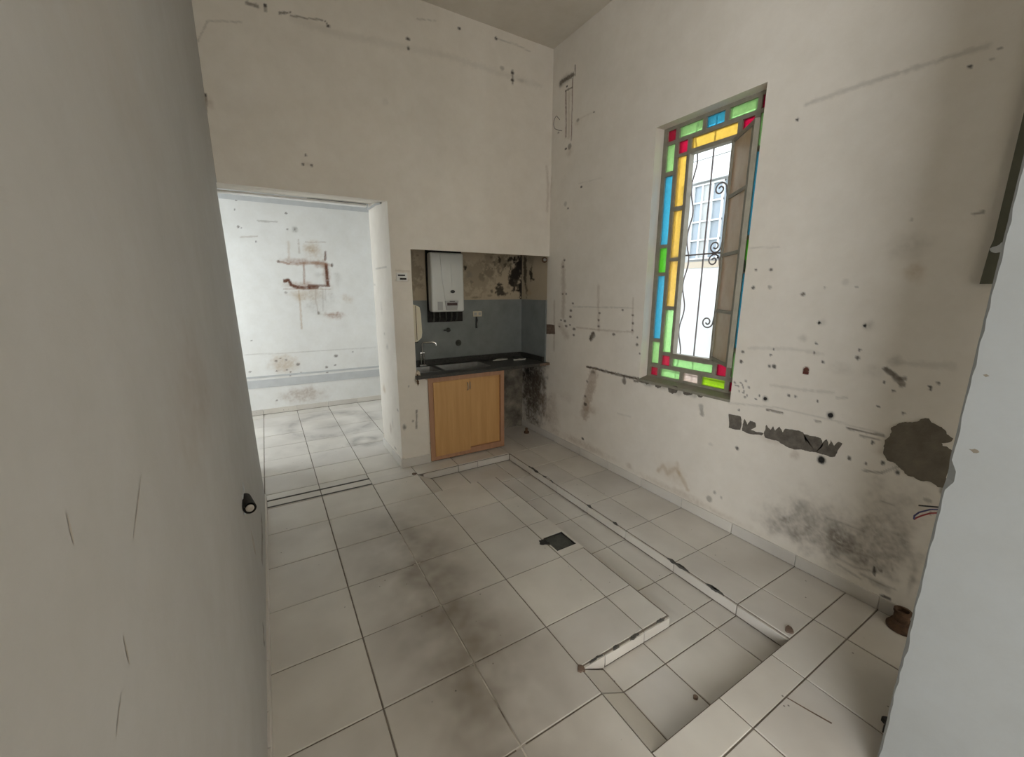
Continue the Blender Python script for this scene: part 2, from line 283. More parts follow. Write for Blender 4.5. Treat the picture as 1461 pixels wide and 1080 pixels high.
# ---------------------------------------------------------------- wear on the walls, with the shade of holes and creases painted in: (u, v, half width, half height, strength, ink, 1) and strokes, in metres on each wall
MARKS={'right':{'blob':[(1.048,1.434,0.008,0.009,0.85,'k',1),(0.85,1.433,0.007,0.009,0.85,'k',1),(1.049,1.27,0.007,0.009,0.85,'k',1),(1.003,1.227,0.007,0.008,0.85,'k',1),(0.855,1.272,0.008,0.011,0.85,'k',1),(0.735,1.169,0.005,0.006,0.85,'k',1),(0.695,1.132,0.005,0.006,0.85,'k',1),(1.259,1.264,0.006,0.006,0.85,'k',1),(1.271,1.23,0.005,0.005,0.85,'k',1),(1.438,1.226,0.009,0.009,0.85,'k',1),(1.441,1.165,0.01,0.011,0.85,'k',1),(1.269,1.163,0.009,0.01,0.85,'k',1),(1.243,1.164,0.012,0.013,0.85,'k',1),(1.417,0.852,0.007,0.007,0.85,'k',1),(1.399,0.599,0.012,0.013,0.85,'k',1),(0.734,0.858,0.007,0.01,0.85,'k',1),(0.815,0.744,0.008,0.01,0.85,'k',1),(0.743,0.743,0.007,0.01,0.85,'k',1),(0.681,0.769,0.009,0.012,0.85,'k',1),(0.62,0.743,0.01,0.013,0.85,'k',1),(0.574,1.178,0.003,0.004,0.85,'k',1),(0.572,1.166,0.002,0.004,0.85,'k',1),(1.142,1.01,0.004,0.005,0.85,'k',1),(1.107,1.012,0.004,0.004,0.85,'k',1),(0.997,1.011,0.003,0.004,0.85,'k',1),(0.739,1.044,0.003,0.004,0.85,'k',1),(0.643,1.035,0.002,0.004,0.85,'k',1),(1.322,0.948,0.005,0.005,0.85,'k',1),(1.305,0.973,0.004,0.004,0.85,'k',1),(1.047,1.323,0.003,0.003,0.85,'k',1),(0.853,1.311,0.003,0.004,0.85,'k',1),(0.551,1.199,0.003,0.004,0.85,'k',1),(1.268,0.962,0.018,0.02,0.5,'g',1),(1.268,0.962,0.012,0.013,1.0,'k',1),(0.927,0.949,0.02,0.024,0.5,'g',1),(0.927,0.949,0.014,0.016,1.0,'k',1),(0.934,0.691,0.029,0.036,0.5,'g',1),(0.934,0.691,0.02,0.024,1.0,'k',1),(1.074,1.169,0.014,0.021,1,'r',1),(1.465,1.024,0.004,0.005,0.7,'k',1),(1.441,1.006,0.004,0.004,0.7,'k',1),(1.427,1.031,0.004,0.004,0.7,'k',1),(1.408,1.002,0.005,0.004,0.7,'k',1),(1.397,1.048,0.004,0.005,0.7,'k',1),(1.373,1.011,0.004,0.004,0.7,'k',1),(1.4,0.982,0.005,0.005,0.7,'k',1),(1.432,0.975,0.005,0.004,0.7,'k',1),(1.458,1.008,0.005,0.004,0.7,'k',1),(1.415,1.017,0.004,0.004,0.7,'k',1),(1.378,0.959,0.005,0.004,0.7,'k',1),(1.404,0.97,0.005,0.004,0.7,'k',1),(1.39,0.945,0.004,0.004,0.7,'k',1),(1.029,1.44,0.03,0.03,0.35,'g',1),(0.837,1.434,0.027,0.031,0.42,'g',1),(1.113,1.342,0.033,0.028,0.45,'g',1),(0.928,1.21,0.064,0.053,0.22,'g',1),(0.714,1.277,0.03,0.032,0.4,'g',1),(0.788,1.215,0.051,0.041,0.2,'g',1),(1.202,0.719,0.081,0.031,0.25,'b',1),(1.065,0.671,0.033,0.03,0.4,'b',1),(0.696,0.822,0.037,0.034,0.3,'b',1),(1.298,2.494,0.009,0.009,0.9,'k',1),(0.663,2.487,0.008,0.008,0.9,'k',1),(1.419,1.724,0.009,0.008,0.8,'k',1),(1.333,1.721,0.009,0.01,0.9,'k',1),(1.422,1.619,0.01,0.01,0.9,'k',1),(1.328,1.622,0.011,0.011,0.7,'g',1),(1.146,1.583,0.013,0.009,0.9,'d',1),(1.049,1.62,0.006,0.004,0.6,'g',1),(0.911,1.62,0.006,0.005,0.6,'g',1),(0.701,1.685,0.05,0.06,0.5,'o',1),(0.737,1.793,0.086,0.088,0.25,'g',1),(0.961,1.645,0.017,0.019,0.25,'g',1),(0.443,1.556,0.004,0.006,0.9,'k',1),(0.751,1.915,0.008,0.004,0.3,'d',1),(0.588,2.517,0.004,0.004,0.6,'d',1),(0.606,2.488,0.004,0.004,0.4,'d',1),(3.398,3.442,0.032,0.028,0.6,'d',1),(3.331,3.46,0.134,0.05,0.35,'d',1),(3.305,3.395,0.014,0.008,0.9,'k',1),(3.296,2.881,0.018,0.01,0.9,'k',1),(3.242,2.886,0.027,0.026,0.6,'d',1),(3.417,3.051,0.014,0.008,0.6,'d',1),(3.136,3.068,0.022,0.013,0.5,'d',1),(3.145,3.049,0.064,0.038,0.25,'b',1),(2.928,3.064,0.012,0.007,0.9,'k',1),(3.056,2.507,0.015,0.01,0.9,'k',1),(3.244,2.835,0.057,0.053,0.3,'b',1),(3.281,2.401,0.024,0.02,0.5,'g',1),(3.239,2.355,0.014,0.008,0.8,'d',1),(3.551,2.619,0.078,0.116,0.2,'b',1),(3.569,2.375,0.027,0.089,0.4,'b',1),(3.271,1.888,0.016,0.009,0.8,'k',1),(3.289,1.829,0.021,0.013,0.6,'d',1),(3.283,1.568,0.016,0.01,0.7,'d',1),(3.229,1.568,0.015,0.01,0.7,'d',1),(3.121,1.48,0.017,0.011,0.8,'d',1),(3.149,1.412,0.021,0.013,0.8,'d',1),(3.151,1.352,0.021,0.013,0.8,'d',1),(3.091,1.237,0.023,0.014,0.8,'d',1),(3.093,1.18,0.018,0.011,0.8,'d',1),(3.299,1.31,0.017,0.01,0.8,'d',1),(3.236,1.306,0.022,0.014,0.8,'d',1),(3.215,1.257,0.022,0.013,0.8,'d',1),(2.749,1.406,0.015,0.01,0.8,'d',1),(2.756,1.343,0.015,0.01,0.8,'d',1),(2.752,1.29,0.015,0.011,0.8,'d',1),(2.36,1.407,0.013,0.01,0.8,'d',1),(2.354,1.344,0.014,0.011,0.8,'d',1),(2.355,1.286,0.013,0.009,0.8,'d',1),(2.473,1.444,0.013,0.01,0.8,'d',1),(2.297,1.233,0.012,0.009,0.8,'d',1),(2.295,1.175,0.015,0.013,0.8,'d',1),(2.263,1.107,0.01,0.008,0.8,'d',1),(2.56,1.236,0.018,0.013,0.8,'d',1),(3.157,1.273,0.013,0.008,0.8,'d',1),(3.324,1.244,0.017,0.01,0.8,'d',1),(2.796,0.861,0.032,0.022,0.8,'d',1),(2.887,0.535,0.024,0.017,0.9,'d',1),(2.894,0.612,0.017,0.012,0.7,'d',1),(2.872,0.762,0.017,0.012,0.6,'d',1),(2.843,0.495,0.115,0.041,0.35,'b',1),(3.18,0.535,0.158,0.071,0.15,'b',1),(3.727,0.32,0.081,0.12,0.5,'d',1),(3.73,0.429,0.228,0.259,0.4,'d',1),(3.561,0.351,0.155,0.213,0.28,'b',1),(2.154,0.878,0.061,0.028,0.7,'g',1),(2.019,0.877,0.076,0.032,0.7,'g',1),(1.875,0.88,0.092,0.041,0.7,'g',1),(1.748,0.887,0.054,0.03,0.7,'g',1),(1.871,0.23,0.157,0.096,0.25,'o',1),(1.549,0.167,0.023,0.024,0.5,'d',1),(1.516,0.234,0.011,0.012,0.5,'d',1),(1.465,0.217,0.009,0.01,0.4,'d',1),(2.422,0.854,0.015,0.021,0.6,'d',1),(2.902,0.179,0.02,0.014,0.8,'k',1),(1.584,0.563,0.019,0.012,0.25,'g',1),(2.302,0.13,0.036,0.028,0.3,'b',1),(0.766,0.251,0.107,0.085,0.45,'d',1),(0.806,0.311,0.084,0.057,0.3,'d',1),(0.652,0.221,0.098,0.045,0.35,'d',1),(0.556,0.376,0.067,0.137,0.22,'d',1),(0.714,0.401,0.039,0.028,0.25,'d',1),(0.492,0.323,0.032,0.117,0.35,'d',1),(0.583,0.129,0.053,0.027,0.4,'d',1),(0.603,0.211,0.007,0.009,0.7,'d',1),(0.622,0.45,0.024,0.017,0.2,'w',1),(0.49,0.232,0.016,0.102,0.4,'d',1),(0.457,0.717,0.015,0.023,0.5,'d',1),(0.48,0.596,0.007,0.009,0.5,'d',1),(0.497,0.652,0.016,0.011,0.4,'d',1)],'stroke':[([(0.738,1.232),(0.71,1.212),(0.682,1.188),(0.67,1.17)],0.01,0.75,'d'),([(0.683,1.196),(0.662,1.2)],0.007,0.6,'d'),([(1.25,0.898),(1.216,0.901),(1.16,0.9)],0.0045,0.8,'d'),([(0.99,0.901),(0.97,0.902)],0.0035,0.7,'d'),([(0.846,0.9),(0.741,0.903),(0.695,0.906)],0.004,0.75,'d'),([(0.786,0.877),(0.711,0.881)],0.003,0.5,'d'),([(1.488,0.883),(1.182,0.926),(0.925,0.924),(0.71,0.915)],0.0045,0.3,'g'),([(1.402,1.255),(1.173,1.278),(1.006,1.271)],0.009,0.22,'g'),([(1.245,1.051),(1.091,1.057),(0.931,1.073)],0.0065,0.28,'g'),([(0.701,1.271),(0.521,1.279)],0.0145,0.22,'g'),([(0.912,1.049),(0.87,1.061)],0.003,0.4,'g'),([(0.746,0.703),(0.68,0.716),(0.624,0.769)],0.0025,0.5,'g'),([(1.265,2.556),(1.079,2.557),(0.928,2.554),(0.795,2.551),(0.63,2.542)],0.01,0.36,'g'),([(0.558,1.911),(0.532,1.916)],0.0025,0.6,'d'),([(1.477,1.855),(1.306,1.844)],0.004,0.25,'g'),([(3.319,3.356),(3.304,3.136),(3.301,2.981)],0.0055,0.85,'r'),([(3.226,3.432),(3.222,3.198),(3.22,2.932)],0.0045,0.75,'r'),([(3.326,3.365),(3.226,3.359)],0.005,0.85,'d'),([(3.399,3.461),(3.331,3.46),(3.22,3.454)],0.0165,0.75,'d'),([(3.196,3.516),(3.192,3.437)],0.0055,0.7,'d'),([(3.273,3.327),(3.255,2.968)],0.017,0.25,'b'),([(3.147,3.074),(2.934,3.066)],0.006,0.2,'b'),([(3.096,2.541),(2.794,2.528)],0.003,0.2,'g'),([(3.291,1.869),(3.269,1.563),(3.268,1.349)],0.028,0.4,'b'),([(2.85,1.171),(2.818,1.213)],0.02,0.85,'d'),([(3.12,1.45),(2.356,1.465)],0.005,0.35,'g'),([(3.059,1.256),(2.776,1.258),(2.488,1.264),(2.34,1.277)],0.0065,0.38,'b'),([(2.78,1.64),(2.75,1.257)],0.015,0.28,'b'),([(2.368,1.544),(2.353,1.262)],0.008,0.3,'b'),([(3.419,1.494),(3.405,0.993)],0.0125,0.35,'b'),([(3.324,1.261),(3.196,1.154)],0.0335,0.3,'b'),([(2.887,0.9),(2.753,0.903),(2.643,0.898),(2.498,0.897),(2.308,0.898),(2.192,0.906)],0.0085,0.9,'d'),([(2.41,0.894),(2.402,0.837)],0.0115,0.7,'d'),([(2.795,0.848),(2.821,0.715),(2.87,0.539),(2.888,0.433)],0.043,0.5,'b'),([(2.462,0.554),(2.317,0.563)],0.006,0.25,'g'),([(2.299,0.878),(2.12,0.89),(1.925,0.896),(1.694,0.899)],0.008,0.8,'d'),([(1.683,0.812),(1.669,0.757)],0.0115,0.7,'g'),([(1.995,0.203),(1.95,0.266),(1.907,0.216),(1.84,0.287),(1.788,0.242),(1.722,0.162)],0.015,0.4,'o'),([(1.833,0.333),(1.8,0.237)],0.0125,0.3,'o'),([(0.862,0.373),(0.77,0.381),(0.697,0.381)],0.006,0.35,'d'),([(0.847,0.267),(0.728,0.244),(0.651,0.261)],0.0055,0.35,'d'),([(0.818,0.179),(0.709,0.165),(0.614,0.196)],0.006,0.35,'d'),([(0.797,0.254),(0.739,0.268)],0.0055,0.35,'d'),([(0.677,0.145),(0.579,0.142),(0.54,0.149)],0.0055,0.35,'d'),([(0.657,0.572),(0.612,0.575)],0.005,0.35,'d'),([(0.572,0.272),(0.561,0.241)],0.005,0.35,'d'),([(0.738,0.703),(0.673,0.72)],0.005,0.35,'d'),([(0.781,0.139),(0.672,0.117)],0.0055,0.35,'d'),([(0.63,0.215),(0.624,0.175)],0.0045,0.9,'k'),([(0.58,0.082),(0.551,0.088)],0.006,0.85,'k')]},'back':{'blob':[(0.213,3.426,0.01,0.009,0.85,'k',1),(1.167,3.49,0.016,0.013,0.85,'k',1),(1.166,3.428,0.013,0.011,0.85,'k',1),(1.601,3.68,0.015,0.012,0.85,'k',1),(2.102,3.482,0.017,0.013,0.85,'k',1),(2.102,3.425,0.018,0.013,0.85,'k',1),(1.939,3.702,0.016,0.012,0.85,'k',1),(0.372,2.55,0.008,0.008,0.85,'k',1),(0.403,2.488,0.009,0.01,0.85,'k',1),(0.348,2.487,0.009,0.009,0.85,'k',1),(-0.181,2.819,0.011,0.011,0.85,'k',1),(0.594,3.412,0.011,0.01,0.85,'k',1),(-0.162,2.775,0.027,0.049,0.35,'b',1),(2.198,3.443,0.06,0.018,0.25,'d',1),(1.998,3.493,0.022,0.017,0.4,'d',1),(0.965,3.018,0.03,0.027,0.2,'g',1),(0.376,2.491,0.046,0.022,0.2,'b',1),(2.563,2.553,0.034,0.102,0.4,'b',1),(0.968,0.392,0.02,0.033,0.9,'g2',1),(1.053,0.436,0.011,0.011,0.7,'d',1),(1.033,0.763,0.007,0.007,0.7,'d',1),(1.1,0.813,0.018,0.045,0.9,'rk',1),(1.135,0.855,0.034,0.026,0.5,'b',1),(1.212,0.194,0.01,0.01,0.7,'d',1),(0.929,0.087,0.037,0.015,0.3,'d',1)],'stroke':[([(0.114,3.409),(0.168,3.406)],0.008,0.7,'d'),([(0.213,3.426),(0.213,3.392)],0.004,0.6,'d'),([(0.294,3.405),(0.362,3.428)],0.005,0.7,'d'),([(0.36,3.411),(0.463,3.423),(0.57,3.444),(0.603,3.415)],0.0035,0.6,'d'),([(-0.179,2.812),(-0.19,2.722)],0.006,0.6,'d'),([(0.376,3.4),(0.637,3.382),(1.031,3.417),(1.48,3.457),(1.998,3.45),(2.411,3.446)],0.0235,0.14,'g'),([(1.247,3.646),(1.395,3.675)],0.004,0.4,'g'),([(1.93,3.7),(2.139,3.71),(2.285,3.694)],0.0045,0.4,'g'),([(2.102,3.497),(2.105,3.4)],0.009,0.5,'d'),([(-0.183,3.112),(-0.146,3.182),(-0.117,3.242),(-0.044,3.262),(0.063,3.286)],0.003,0.3,'d'),([(2.49,2.771),(2.51,2.623),(2.507,2.367)],0.0125,0.3,'b'),([(1.09,0.532),(1.082,0.36)],0.0055,0.7,'d'),([(0.971,1.763),(1.081,1.757)],0.0065,0.3,'b'),([(0.966,1.681),(1.077,1.683)],0.007,0.3,'b')]},'jamb':{'blob':[(3.817,1.089,0.051,0.043,0.5,'g',1),(4.05,0.649,0.067,0.066,0.6,'o',1),(3.885,1.204,0.038,0.015,0.5,'d',1),(3.938,1.433,0.038,0.075,0.3,'g',1),(3.753,0.117,0.046,0.013,0.8,'d',1),(3.885,0.277,0.048,0.067,0.45,'b',1),(3.791,0.366,0.03,0.065,0.4,'g',1),(3.582,0.54,0.028,0.012,0.5,'d',1),(4.281,0.316,0.056,0.146,0.3,'o',1),(4.211,0.091,0.074,0.124,0.4,'o',1),(4.157,1.655,0.058,0.013,0.6,'g',1),(4.06,0.029,0.169,0.048,0.4,'o',1)],'stroke':[([(4.074,1.793),(3.666,1.793)],0.0035,0.5,'g')]},'far':{'blob':[(0.213,1.954,0.016,0.017,0.6,'d',1),(0.654,1.951,0.075,0.037,0.5,'rb',1),(0.577,2.117,0.092,0.104,0.45,'o',1),(0.788,1.285,0.106,0.036,0.55,'rb',1),(0.615,1.303,0.017,0.019,0.6,'d',1),(0.36,1.55,0.084,0.053,0.3,'o',1),(0.794,1.521,0.053,0.083,0.25,'g',1),(0.965,1.506,0.068,0.056,0.35,'o',1),(0.892,1.755,0.053,0.11,0.25,'g',1),(0.653,1.798,0.063,0.04,0.25,'g',1),(0.504,1.401,0.075,0.054,0.2,'g',1),(0.255,1.57,0.021,0.013,0.5,'d',1),(0.35,2.347,0.01,0.01,0.8,'d',1),(0.438,2.349,0.04,0.045,0.75,'g2',1),(0.835,1.927,0.016,0.027,0.8,'d',1),(-0.159,2.695,0.009,0.01,0.8,'d',1),(-0.156,2.638,0.011,0.011,0.8,'d',1),(-0.179,2.531,0.008,0.008,0.8,'d',1),(-0.169,2.341,0.013,0.015,0.8,'d',1),(-0.138,2.328,0.01,0.01,0.8,'d',1),(-0.006,2.18,0.01,0.01,0.8,'d',1),(0.355,2.541,0.013,0.014,0.8,'d',1),(0.842,2.707,0.012,0.012,0.8,'d',1),(0.842,2.654,0.014,0.015,0.8,'d',1),(-0.186,0.976,0.011,0.009,0.7,'d',1),(-0.249,0.581,0.015,0.012,0.7,'d',1),(0.054,0.697,0.019,0.016,0.7,'d',1),(0.105,0.726,0.012,0.009,0.7,'d',1),(0.171,0.702,0.015,0.012,0.7,'d',1),(0.049,0.562,0.014,0.011,0.7,'d',1),(0.167,0.567,0.014,0.011,0.7,'d',1),(0.204,0.536,0.013,0.012,0.7,'d',1),(0.199,0.486,0.013,0.012,0.7,'d',1),(0.332,0.511,0.014,0.011,0.7,'d',1),(0.33,0.388,0.015,0.012,0.7,'d',1),(0.651,0.558,0.021,0.017,0.7,'d',1),(0.655,0.486,0.017,0.014,0.7,'d',1),(0.761,0.576,0.015,0.012,0.7,'d',1),(0.783,0.706,0.026,0.02,0.7,'d',1),(1.009,0.743,0.011,0.009,0.7,'d',1),(-0.189,0.375,0.011,0.01,0.7,'d',1),(0.066,0.44,0.023,0.019,0.7,'d',1),(0.597,0.437,0.019,0.015,0.7,'d',1),(0.592,0.382,0.015,0.012,0.7,'d',1),(0.303,0.629,0.024,0.019,0.7,'d',1),(0.117,0.657,0.157,0.134,0.35,'o',1),(0.315,0.22,0.25,0.106,0.3,'b',1),(0.008,0.167,0.016,0.012,0.6,'d',1)],'stroke':[([(0.257,1.713),(0.3,1.726),(0.324,1.668),(0.38,1.64),(0.476,1.627),(0.626,1.641)],0.017,0.95,'r'),([(0.528,1.663),(0.78,1.658)],0.0105,0.75,'r'),([(0.759,1.934),(0.762,1.821),(0.762,1.675)],0.0165,0.95,'r'),([(0.767,2.093),(0.755,1.994)],0.0105,0.7,'r'),([(0.207,1.954),(0.269,1.944),(0.326,1.927)],0.0105,0.6,'rb'),([(0.35,1.94),(0.42,1.93),(0.506,1.945),(0.629,1.95),(0.741,1.947),(0.828,1.923)],0.0145,0.5,'rb'),([(0.462,2.232),(0.458,2.073)],0.008,0.45,'b'),([(0.543,2.207),(0.777,2.218)],0.0055,0.45,'b'),([(0.347,2.193),(0.333,2.003)],0.014,0.3,'o'),([(0.498,1.945),(0.478,1.683)],0.0095,0.55,'rb'),([(0.23,1.616),(0.79,1.617)],0.004,0.5,'rb'),([(0.406,1.59),(0.402,1.336),(0.395,1.098)],0.008,0.5,'o'),([(0.605,1.617),(0.598,1.468),(0.61,1.29)],0.006,0.4,'b'),([(0.693,1.617),(0.674,1.33)],0.0065,0.35,'g'),([(0.725,1.617),(0.719,1.467)],0.0055,0.3,'g'),([(0.606,1.283),(0.879,1.271)],0.005,0.45,'b'),([(0.045,2.424),(0.147,2.425),(0.245,2.43)],0.007,0.5,'g'),([(-0.163,2.223),(0.012,2.242)],0.007,0.4,'b'),([(-0.277,0.805),(0.131,0.791),(1.339,0.786)],0.0055,0.3,'g')]},'niche':{'blob':[(2.534,1.893,0.087,0.106,0.95,'m',1),(2.527,1.666,0.039,0.159,0.95,'m',1),(2.449,1.778,0.078,0.07,0.85,'m',1),(2.39,1.936,0.084,0.041,0.9,'m',1),(2.249,1.608,0.075,0.068,0.9,'m',1),(2.399,1.693,0.03,0.057,0.7,'m',1),(2.425,1.622,0.023,0.025,0.8,'m',1),(2.243,1.924,0.026,0.043,0.8,'m',1),(2.144,1.594,0.026,0.028,0.6,'m',1),(2.316,1.872,0.033,0.034,0.6,'m',1),(2.028,1.743,0.046,0.041,0.6,'mg',1),(2.106,1.785,0.088,0.055,0.55,'mg',1),(2.108,1.919,0.087,0.094,0.4,'mg',1),(1.833,1.831,0.018,0.024,0.9,'m',1),(1.876,1.753,0.053,0.06,0.7,'g2',1),(1.897,1.687,0.03,0.02,0.6,'mg',1),(1.939,1.528,0.062,0.013,0.6,'mg',1),(2.349,1.636,0.042,0.021,0.4,'mg',1),(2.5,1.948,0.103,0.056,0.6,'m',1),(2.119,1.545,0.032,0.014,0.5,'mg',1)],'stroke':[]},'nicheR':{'blob':[(3.827,1.774,0.041,0.076,0.9,'m',1),(3.787,1.718,0.045,0.019,0.8,'m',1),(3.953,1.848,0.037,0.197,0.8,'m',1),(3.928,1.594,0.032,0.071,0.6,'m',1),(3.83,1.924,0.075,0.041,0.3,'mg',1),(3.875,1.58,0.078,0.042,0.4,'o',1)],'stroke':[]}}
PATCH={'p1':[(1.48,0.81),(1.401,0.814),(1.39,0.772),(1.393,0.726),(1.469,0.72)],'p2':[(1.373,0.805),(1.352,0.772),(1.34,0.803),(1.309,0.801),(1.3,0.776),(1.328,0.746),(1.251,0.747),(1.259,0.731),(1.335,0.719),(1.379,0.724),(1.38,0.752)],'p3':[(1.241,0.804),(1.215,0.78),(1.202,0.807),(1.187,0.783),(1.167,0.815),(1.144,0.785),(1.134,0.812),(1.094,0.818),(1.041,0.817),(1.024,0.787),(1.012,0.756),(1.028,0.781),(1.036,0.809),(1.006,0.808),(0.953,0.81),(0.938,0.761),(0.932,0.807),(0.925,0.814),(0.913,0.779),(0.906,0.816),(0.887,0.788),(0.872,0.817),(0.854,0.813),(0.866,0.776),(0.875,0.732),(0.897,0.722),(0.945,0.724),(0.993,0.717),(1.036,0.717),(1.074,0.704),(1.125,0.712),(1.165,0.726),(1.238,0.724),(1.248,0.748)],'p4':[(0.676,0.947),(0.656,0.978),(0.622,0.996),(0.594,1.007),(0.555,1.034),(0.544,1.018),(0.521,1.009),(0.489,0.979),(0.466,0.966),(0.478,0.943),(0.498,0.934),(0.493,0.922),(0.462,0.913),(0.443,0.872),(0.444,0.73),(0.507,0.744),(0.582,0.742),(0.625,0.778),(0.665,0.789),(0.686,0.825),(0.689,0.886)],'brown':[(3.646,1.242),(3.404,1.252),(3.392,1.161),(3.634,1.148)]}

# ---------------------------------------------------------------- stain painting on dense wall grids
INK = {'k': (.025, .02, .017), 'd': (.10, .078, .058), 'b': (.30, .205, .135), 'g': (.30, .275, .235), 'g2': (.20, .19, .165), 'r': (.13, .055, .032),
       'rb': (.30, .165, .10), 'o': (.42, .30, .17), 'w': (.75, .72, .66), 'rk': (.14, .085, .05), 'm': (.018, .014, .011), 'mg': (.17, .145, .105)}
rng = np.random.default_rng(3)
LAT = rng.random((256, 256))
def vnoise(u, v, f):
    a = u*f; b = v*f; i = np.floor(a).astype(int); j = np.floor(b).astype(int); x = a-i; y = b-j
    x = x*x*(3-2*x); y = y*y*(3-2*y); g = lambda p, q: LAT[p % 256, q % 256]
    return (g(i, j)*(1-x)+g(i+1, j)*x)*(1-y)+(g(i, j+1)*(1-x)+g(i+1, j+1)*x)*y
def fbm(u, v, f): return (vnoise(u, v, f)*.5+vnoise(u+7.3, v+1.7, f*2.1)*.3+vnoise(u+3.1, v+9.2, f*4.3)*.2)
def sstep(a, b, x):
    t = np.clip((x-a)/(b-a), 0, 1); return t*t*(3-2*t)
def paint(u, v, marks):
    rgb = np.zeros((len(u), 3)); al = np.zeros(len(u))
    n1 = fbm(u, v, 16); n2 = fbm(u+5, v+3, 60)
    def over(ix, m, c):
        c = np.array(INK[c]); a0 = al[ix]; a1 = m+a0*(1-m)
        w = np.where(a1 > 1e-6, m/np.maximum(a1, 1e-6), 0)[:, None]
        rgb[ix] = c*w+rgb[ix]*(1-w); al[ix] = a1
    items = [('b',)+tuple(x) for x in marks['blob']]+[('s',)+tuple(x) for x in marks['stroke']]
    items.sort(key=lambda t: -(t[3]*t[4] if t[0] == 'b' else .003))
    for t in items:
        if t[0] == 'b':
            _, u0, v0, ru, rv, a, c, h = t
            ru = max(ru, .0065); rv = max(rv, .0065)
            ix = np.nonzero((abs(u-u0) < ru*1.7) & (abs(v-v0) < rv*1.7))[0]
            if len(ix) == 0: continue
            d = np.sqrt(((u[ix]-u0)/ru)**2+((v[ix]-v0)/rv)**2)
            if c in ('m', 'mg'): m = sstep(0, .45, 1.05-d+(n1[ix]-.5)*1.5+(n2[ix]-.5)*1.0)
            elif max(ru, rv) > .028: m = sstep(0, 1.0, 1.15-d+(n1[ix]-.5)*.9)*(.45+1.3*(n2[ix]-.2))
            else: m = sstep(1.2, .7, d+(n2[ix]-.5)*.5)
            over(ix, np.clip(m*a, 0, 1), c)
        else:
            _, pts, w, a, c = t
            w = max(w, .0042); P = np.array(pts)
            lo = P.min(0)-w*2.5; hi = P.max(0)+w*2.5
            ix = np.nonzero((u > lo[0]) & (u < hi[0]) & (v > lo[1]) & (v < hi[1]))[0]
            if len(ix) == 0: continue
            q = np.stack([u[ix], v[ix]], 1); best = np.full(len(ix), 1e9)
            for A, B in zip(P[:-1], P[1:]):
                d = B-A; tt = np.clip(((q-A)@d)/max(d@d, 1e-9), 0, 1); best = np.minimum(best, np.linalg.norm(q-A-tt[:, None]*d, axis=1))
            soft = a < .5
            m = sstep(1.7, .2 if soft else .75, best/w+(n2[ix]-.5)*(1.8 if soft else 1.4)+(n1[ix]-.5)*.9)*(.35+.9*n1[ix]+.5*n2[ix])
            over(ix, np.clip(m*a, 0, 1), c)
    return rgb, al
def lines(brk, step):
    out = []
    for a, b in zip(brk[:-1], brk[1:]):
        n = max(1, int(math.ceil((b-a)/step-1e-6))); out += list(np.linspace(a, b, n, endpoint=False))
    return np.array(out+[brk[-1]])
def wall_grid(name, us, vs, place, holes, marks, mat, extra=None, kind='structure', parent=None, flip=False):
    """dense face on coordinates us x vs; place(u,v) gives xyz arrays; holes are (u0,u1,v0,v1); extra is an MB of plain solid pieces"""
    U, Vv = np.meshgrid(us, vs, indexing='ij'); u = U.ravel(); v = Vv.ravel(); nu, nv = len(us), len(vs)
    X, Y, Z = place(u, v); co = np.stack([X, Y, Z], 1)
    I, J = np.meshgrid(np.arange(nu-1), np.arange(nv-1), indexing='ij'); I = I.ravel(); J = J.ravel()
    uc = (us[I]+us[I+1])/2; vc = (vs[J]+vs[J+1])/2; ok = np.ones(len(I), bool)
    for a, b, c, d in holes: ok &= ~((uc > a) & (uc < b) & (vc > c) & (vc < d))
    I, J = I[ok], J[ok]; q = np.stack([I*nv+J, (I+1)*nv+J, (I+1)*nv+J+1, I*nv+J+1], 1)
    if flip: q = q[:, ::-1]
    n0 = len(co); allv = co; nf = len(q)
    ev, ef = (extra.v, extra.f) if extra else ([], [])
    if ev: allv = np.concatenate([co, np.array(ev, float)])
    me = bpy.data.meshes.new(name); me.vertices.add(len(allv)); me.vertices.foreach_set('co', allv.ravel())
    lv = list(q.ravel())+[i+n0 for f in ef for i in f]; me.loops.add(len(lv)); me.loops.foreach_set('vertex_index', np.array(lv, dtype=np.int32))
    st = list(range(0, 4*nf, 4)); tot = [4]*nf; k = 4*nf
    for f in ef: st.append(k); tot.append(len(f)); k += len(f)
    me.polygons.add(len(st)); me.polygons.foreach_set('loop_start', np.array(st, dtype=np.int32)); me.polygons.foreach_set('loop_total', np.array(tot, dtype=np.int32))
    me.update(calc_edges=True); me.validate()
    at = me.color_attributes.new('Stain', 'FLOAT_COLOR', 'POINT'); C = np.zeros((len(allv), 4))
    rgb, al = paint(u, v, marks); C[:n0, :3] = rgb; C[:n0, 3] = al
    at.data.foreach_set('color', C.ravel().astype(np.float32))
    me.materials.append(mat); o = bpy.data.objects.new(name, me); link(o, parent)
    if kind: o['kind'] = kind
    return o

# ---------------------------------------------------------------- dimensions (metres)
XL, XR, YB, YB2, YF, ZC = -.15, 2.545, 3.52, 4.20, 6.10, 3.78
NX0, NX1, NYB, NZ = 1.105, 2.53, 4.02, 1.94        # niche
DX0, DX1, DZ = -.19, .935, 2.30                    # doorway to the far room
WY0, WY1, WZ0, WZ1 = 1.483, 2.25, .895, 2.742      # window opening

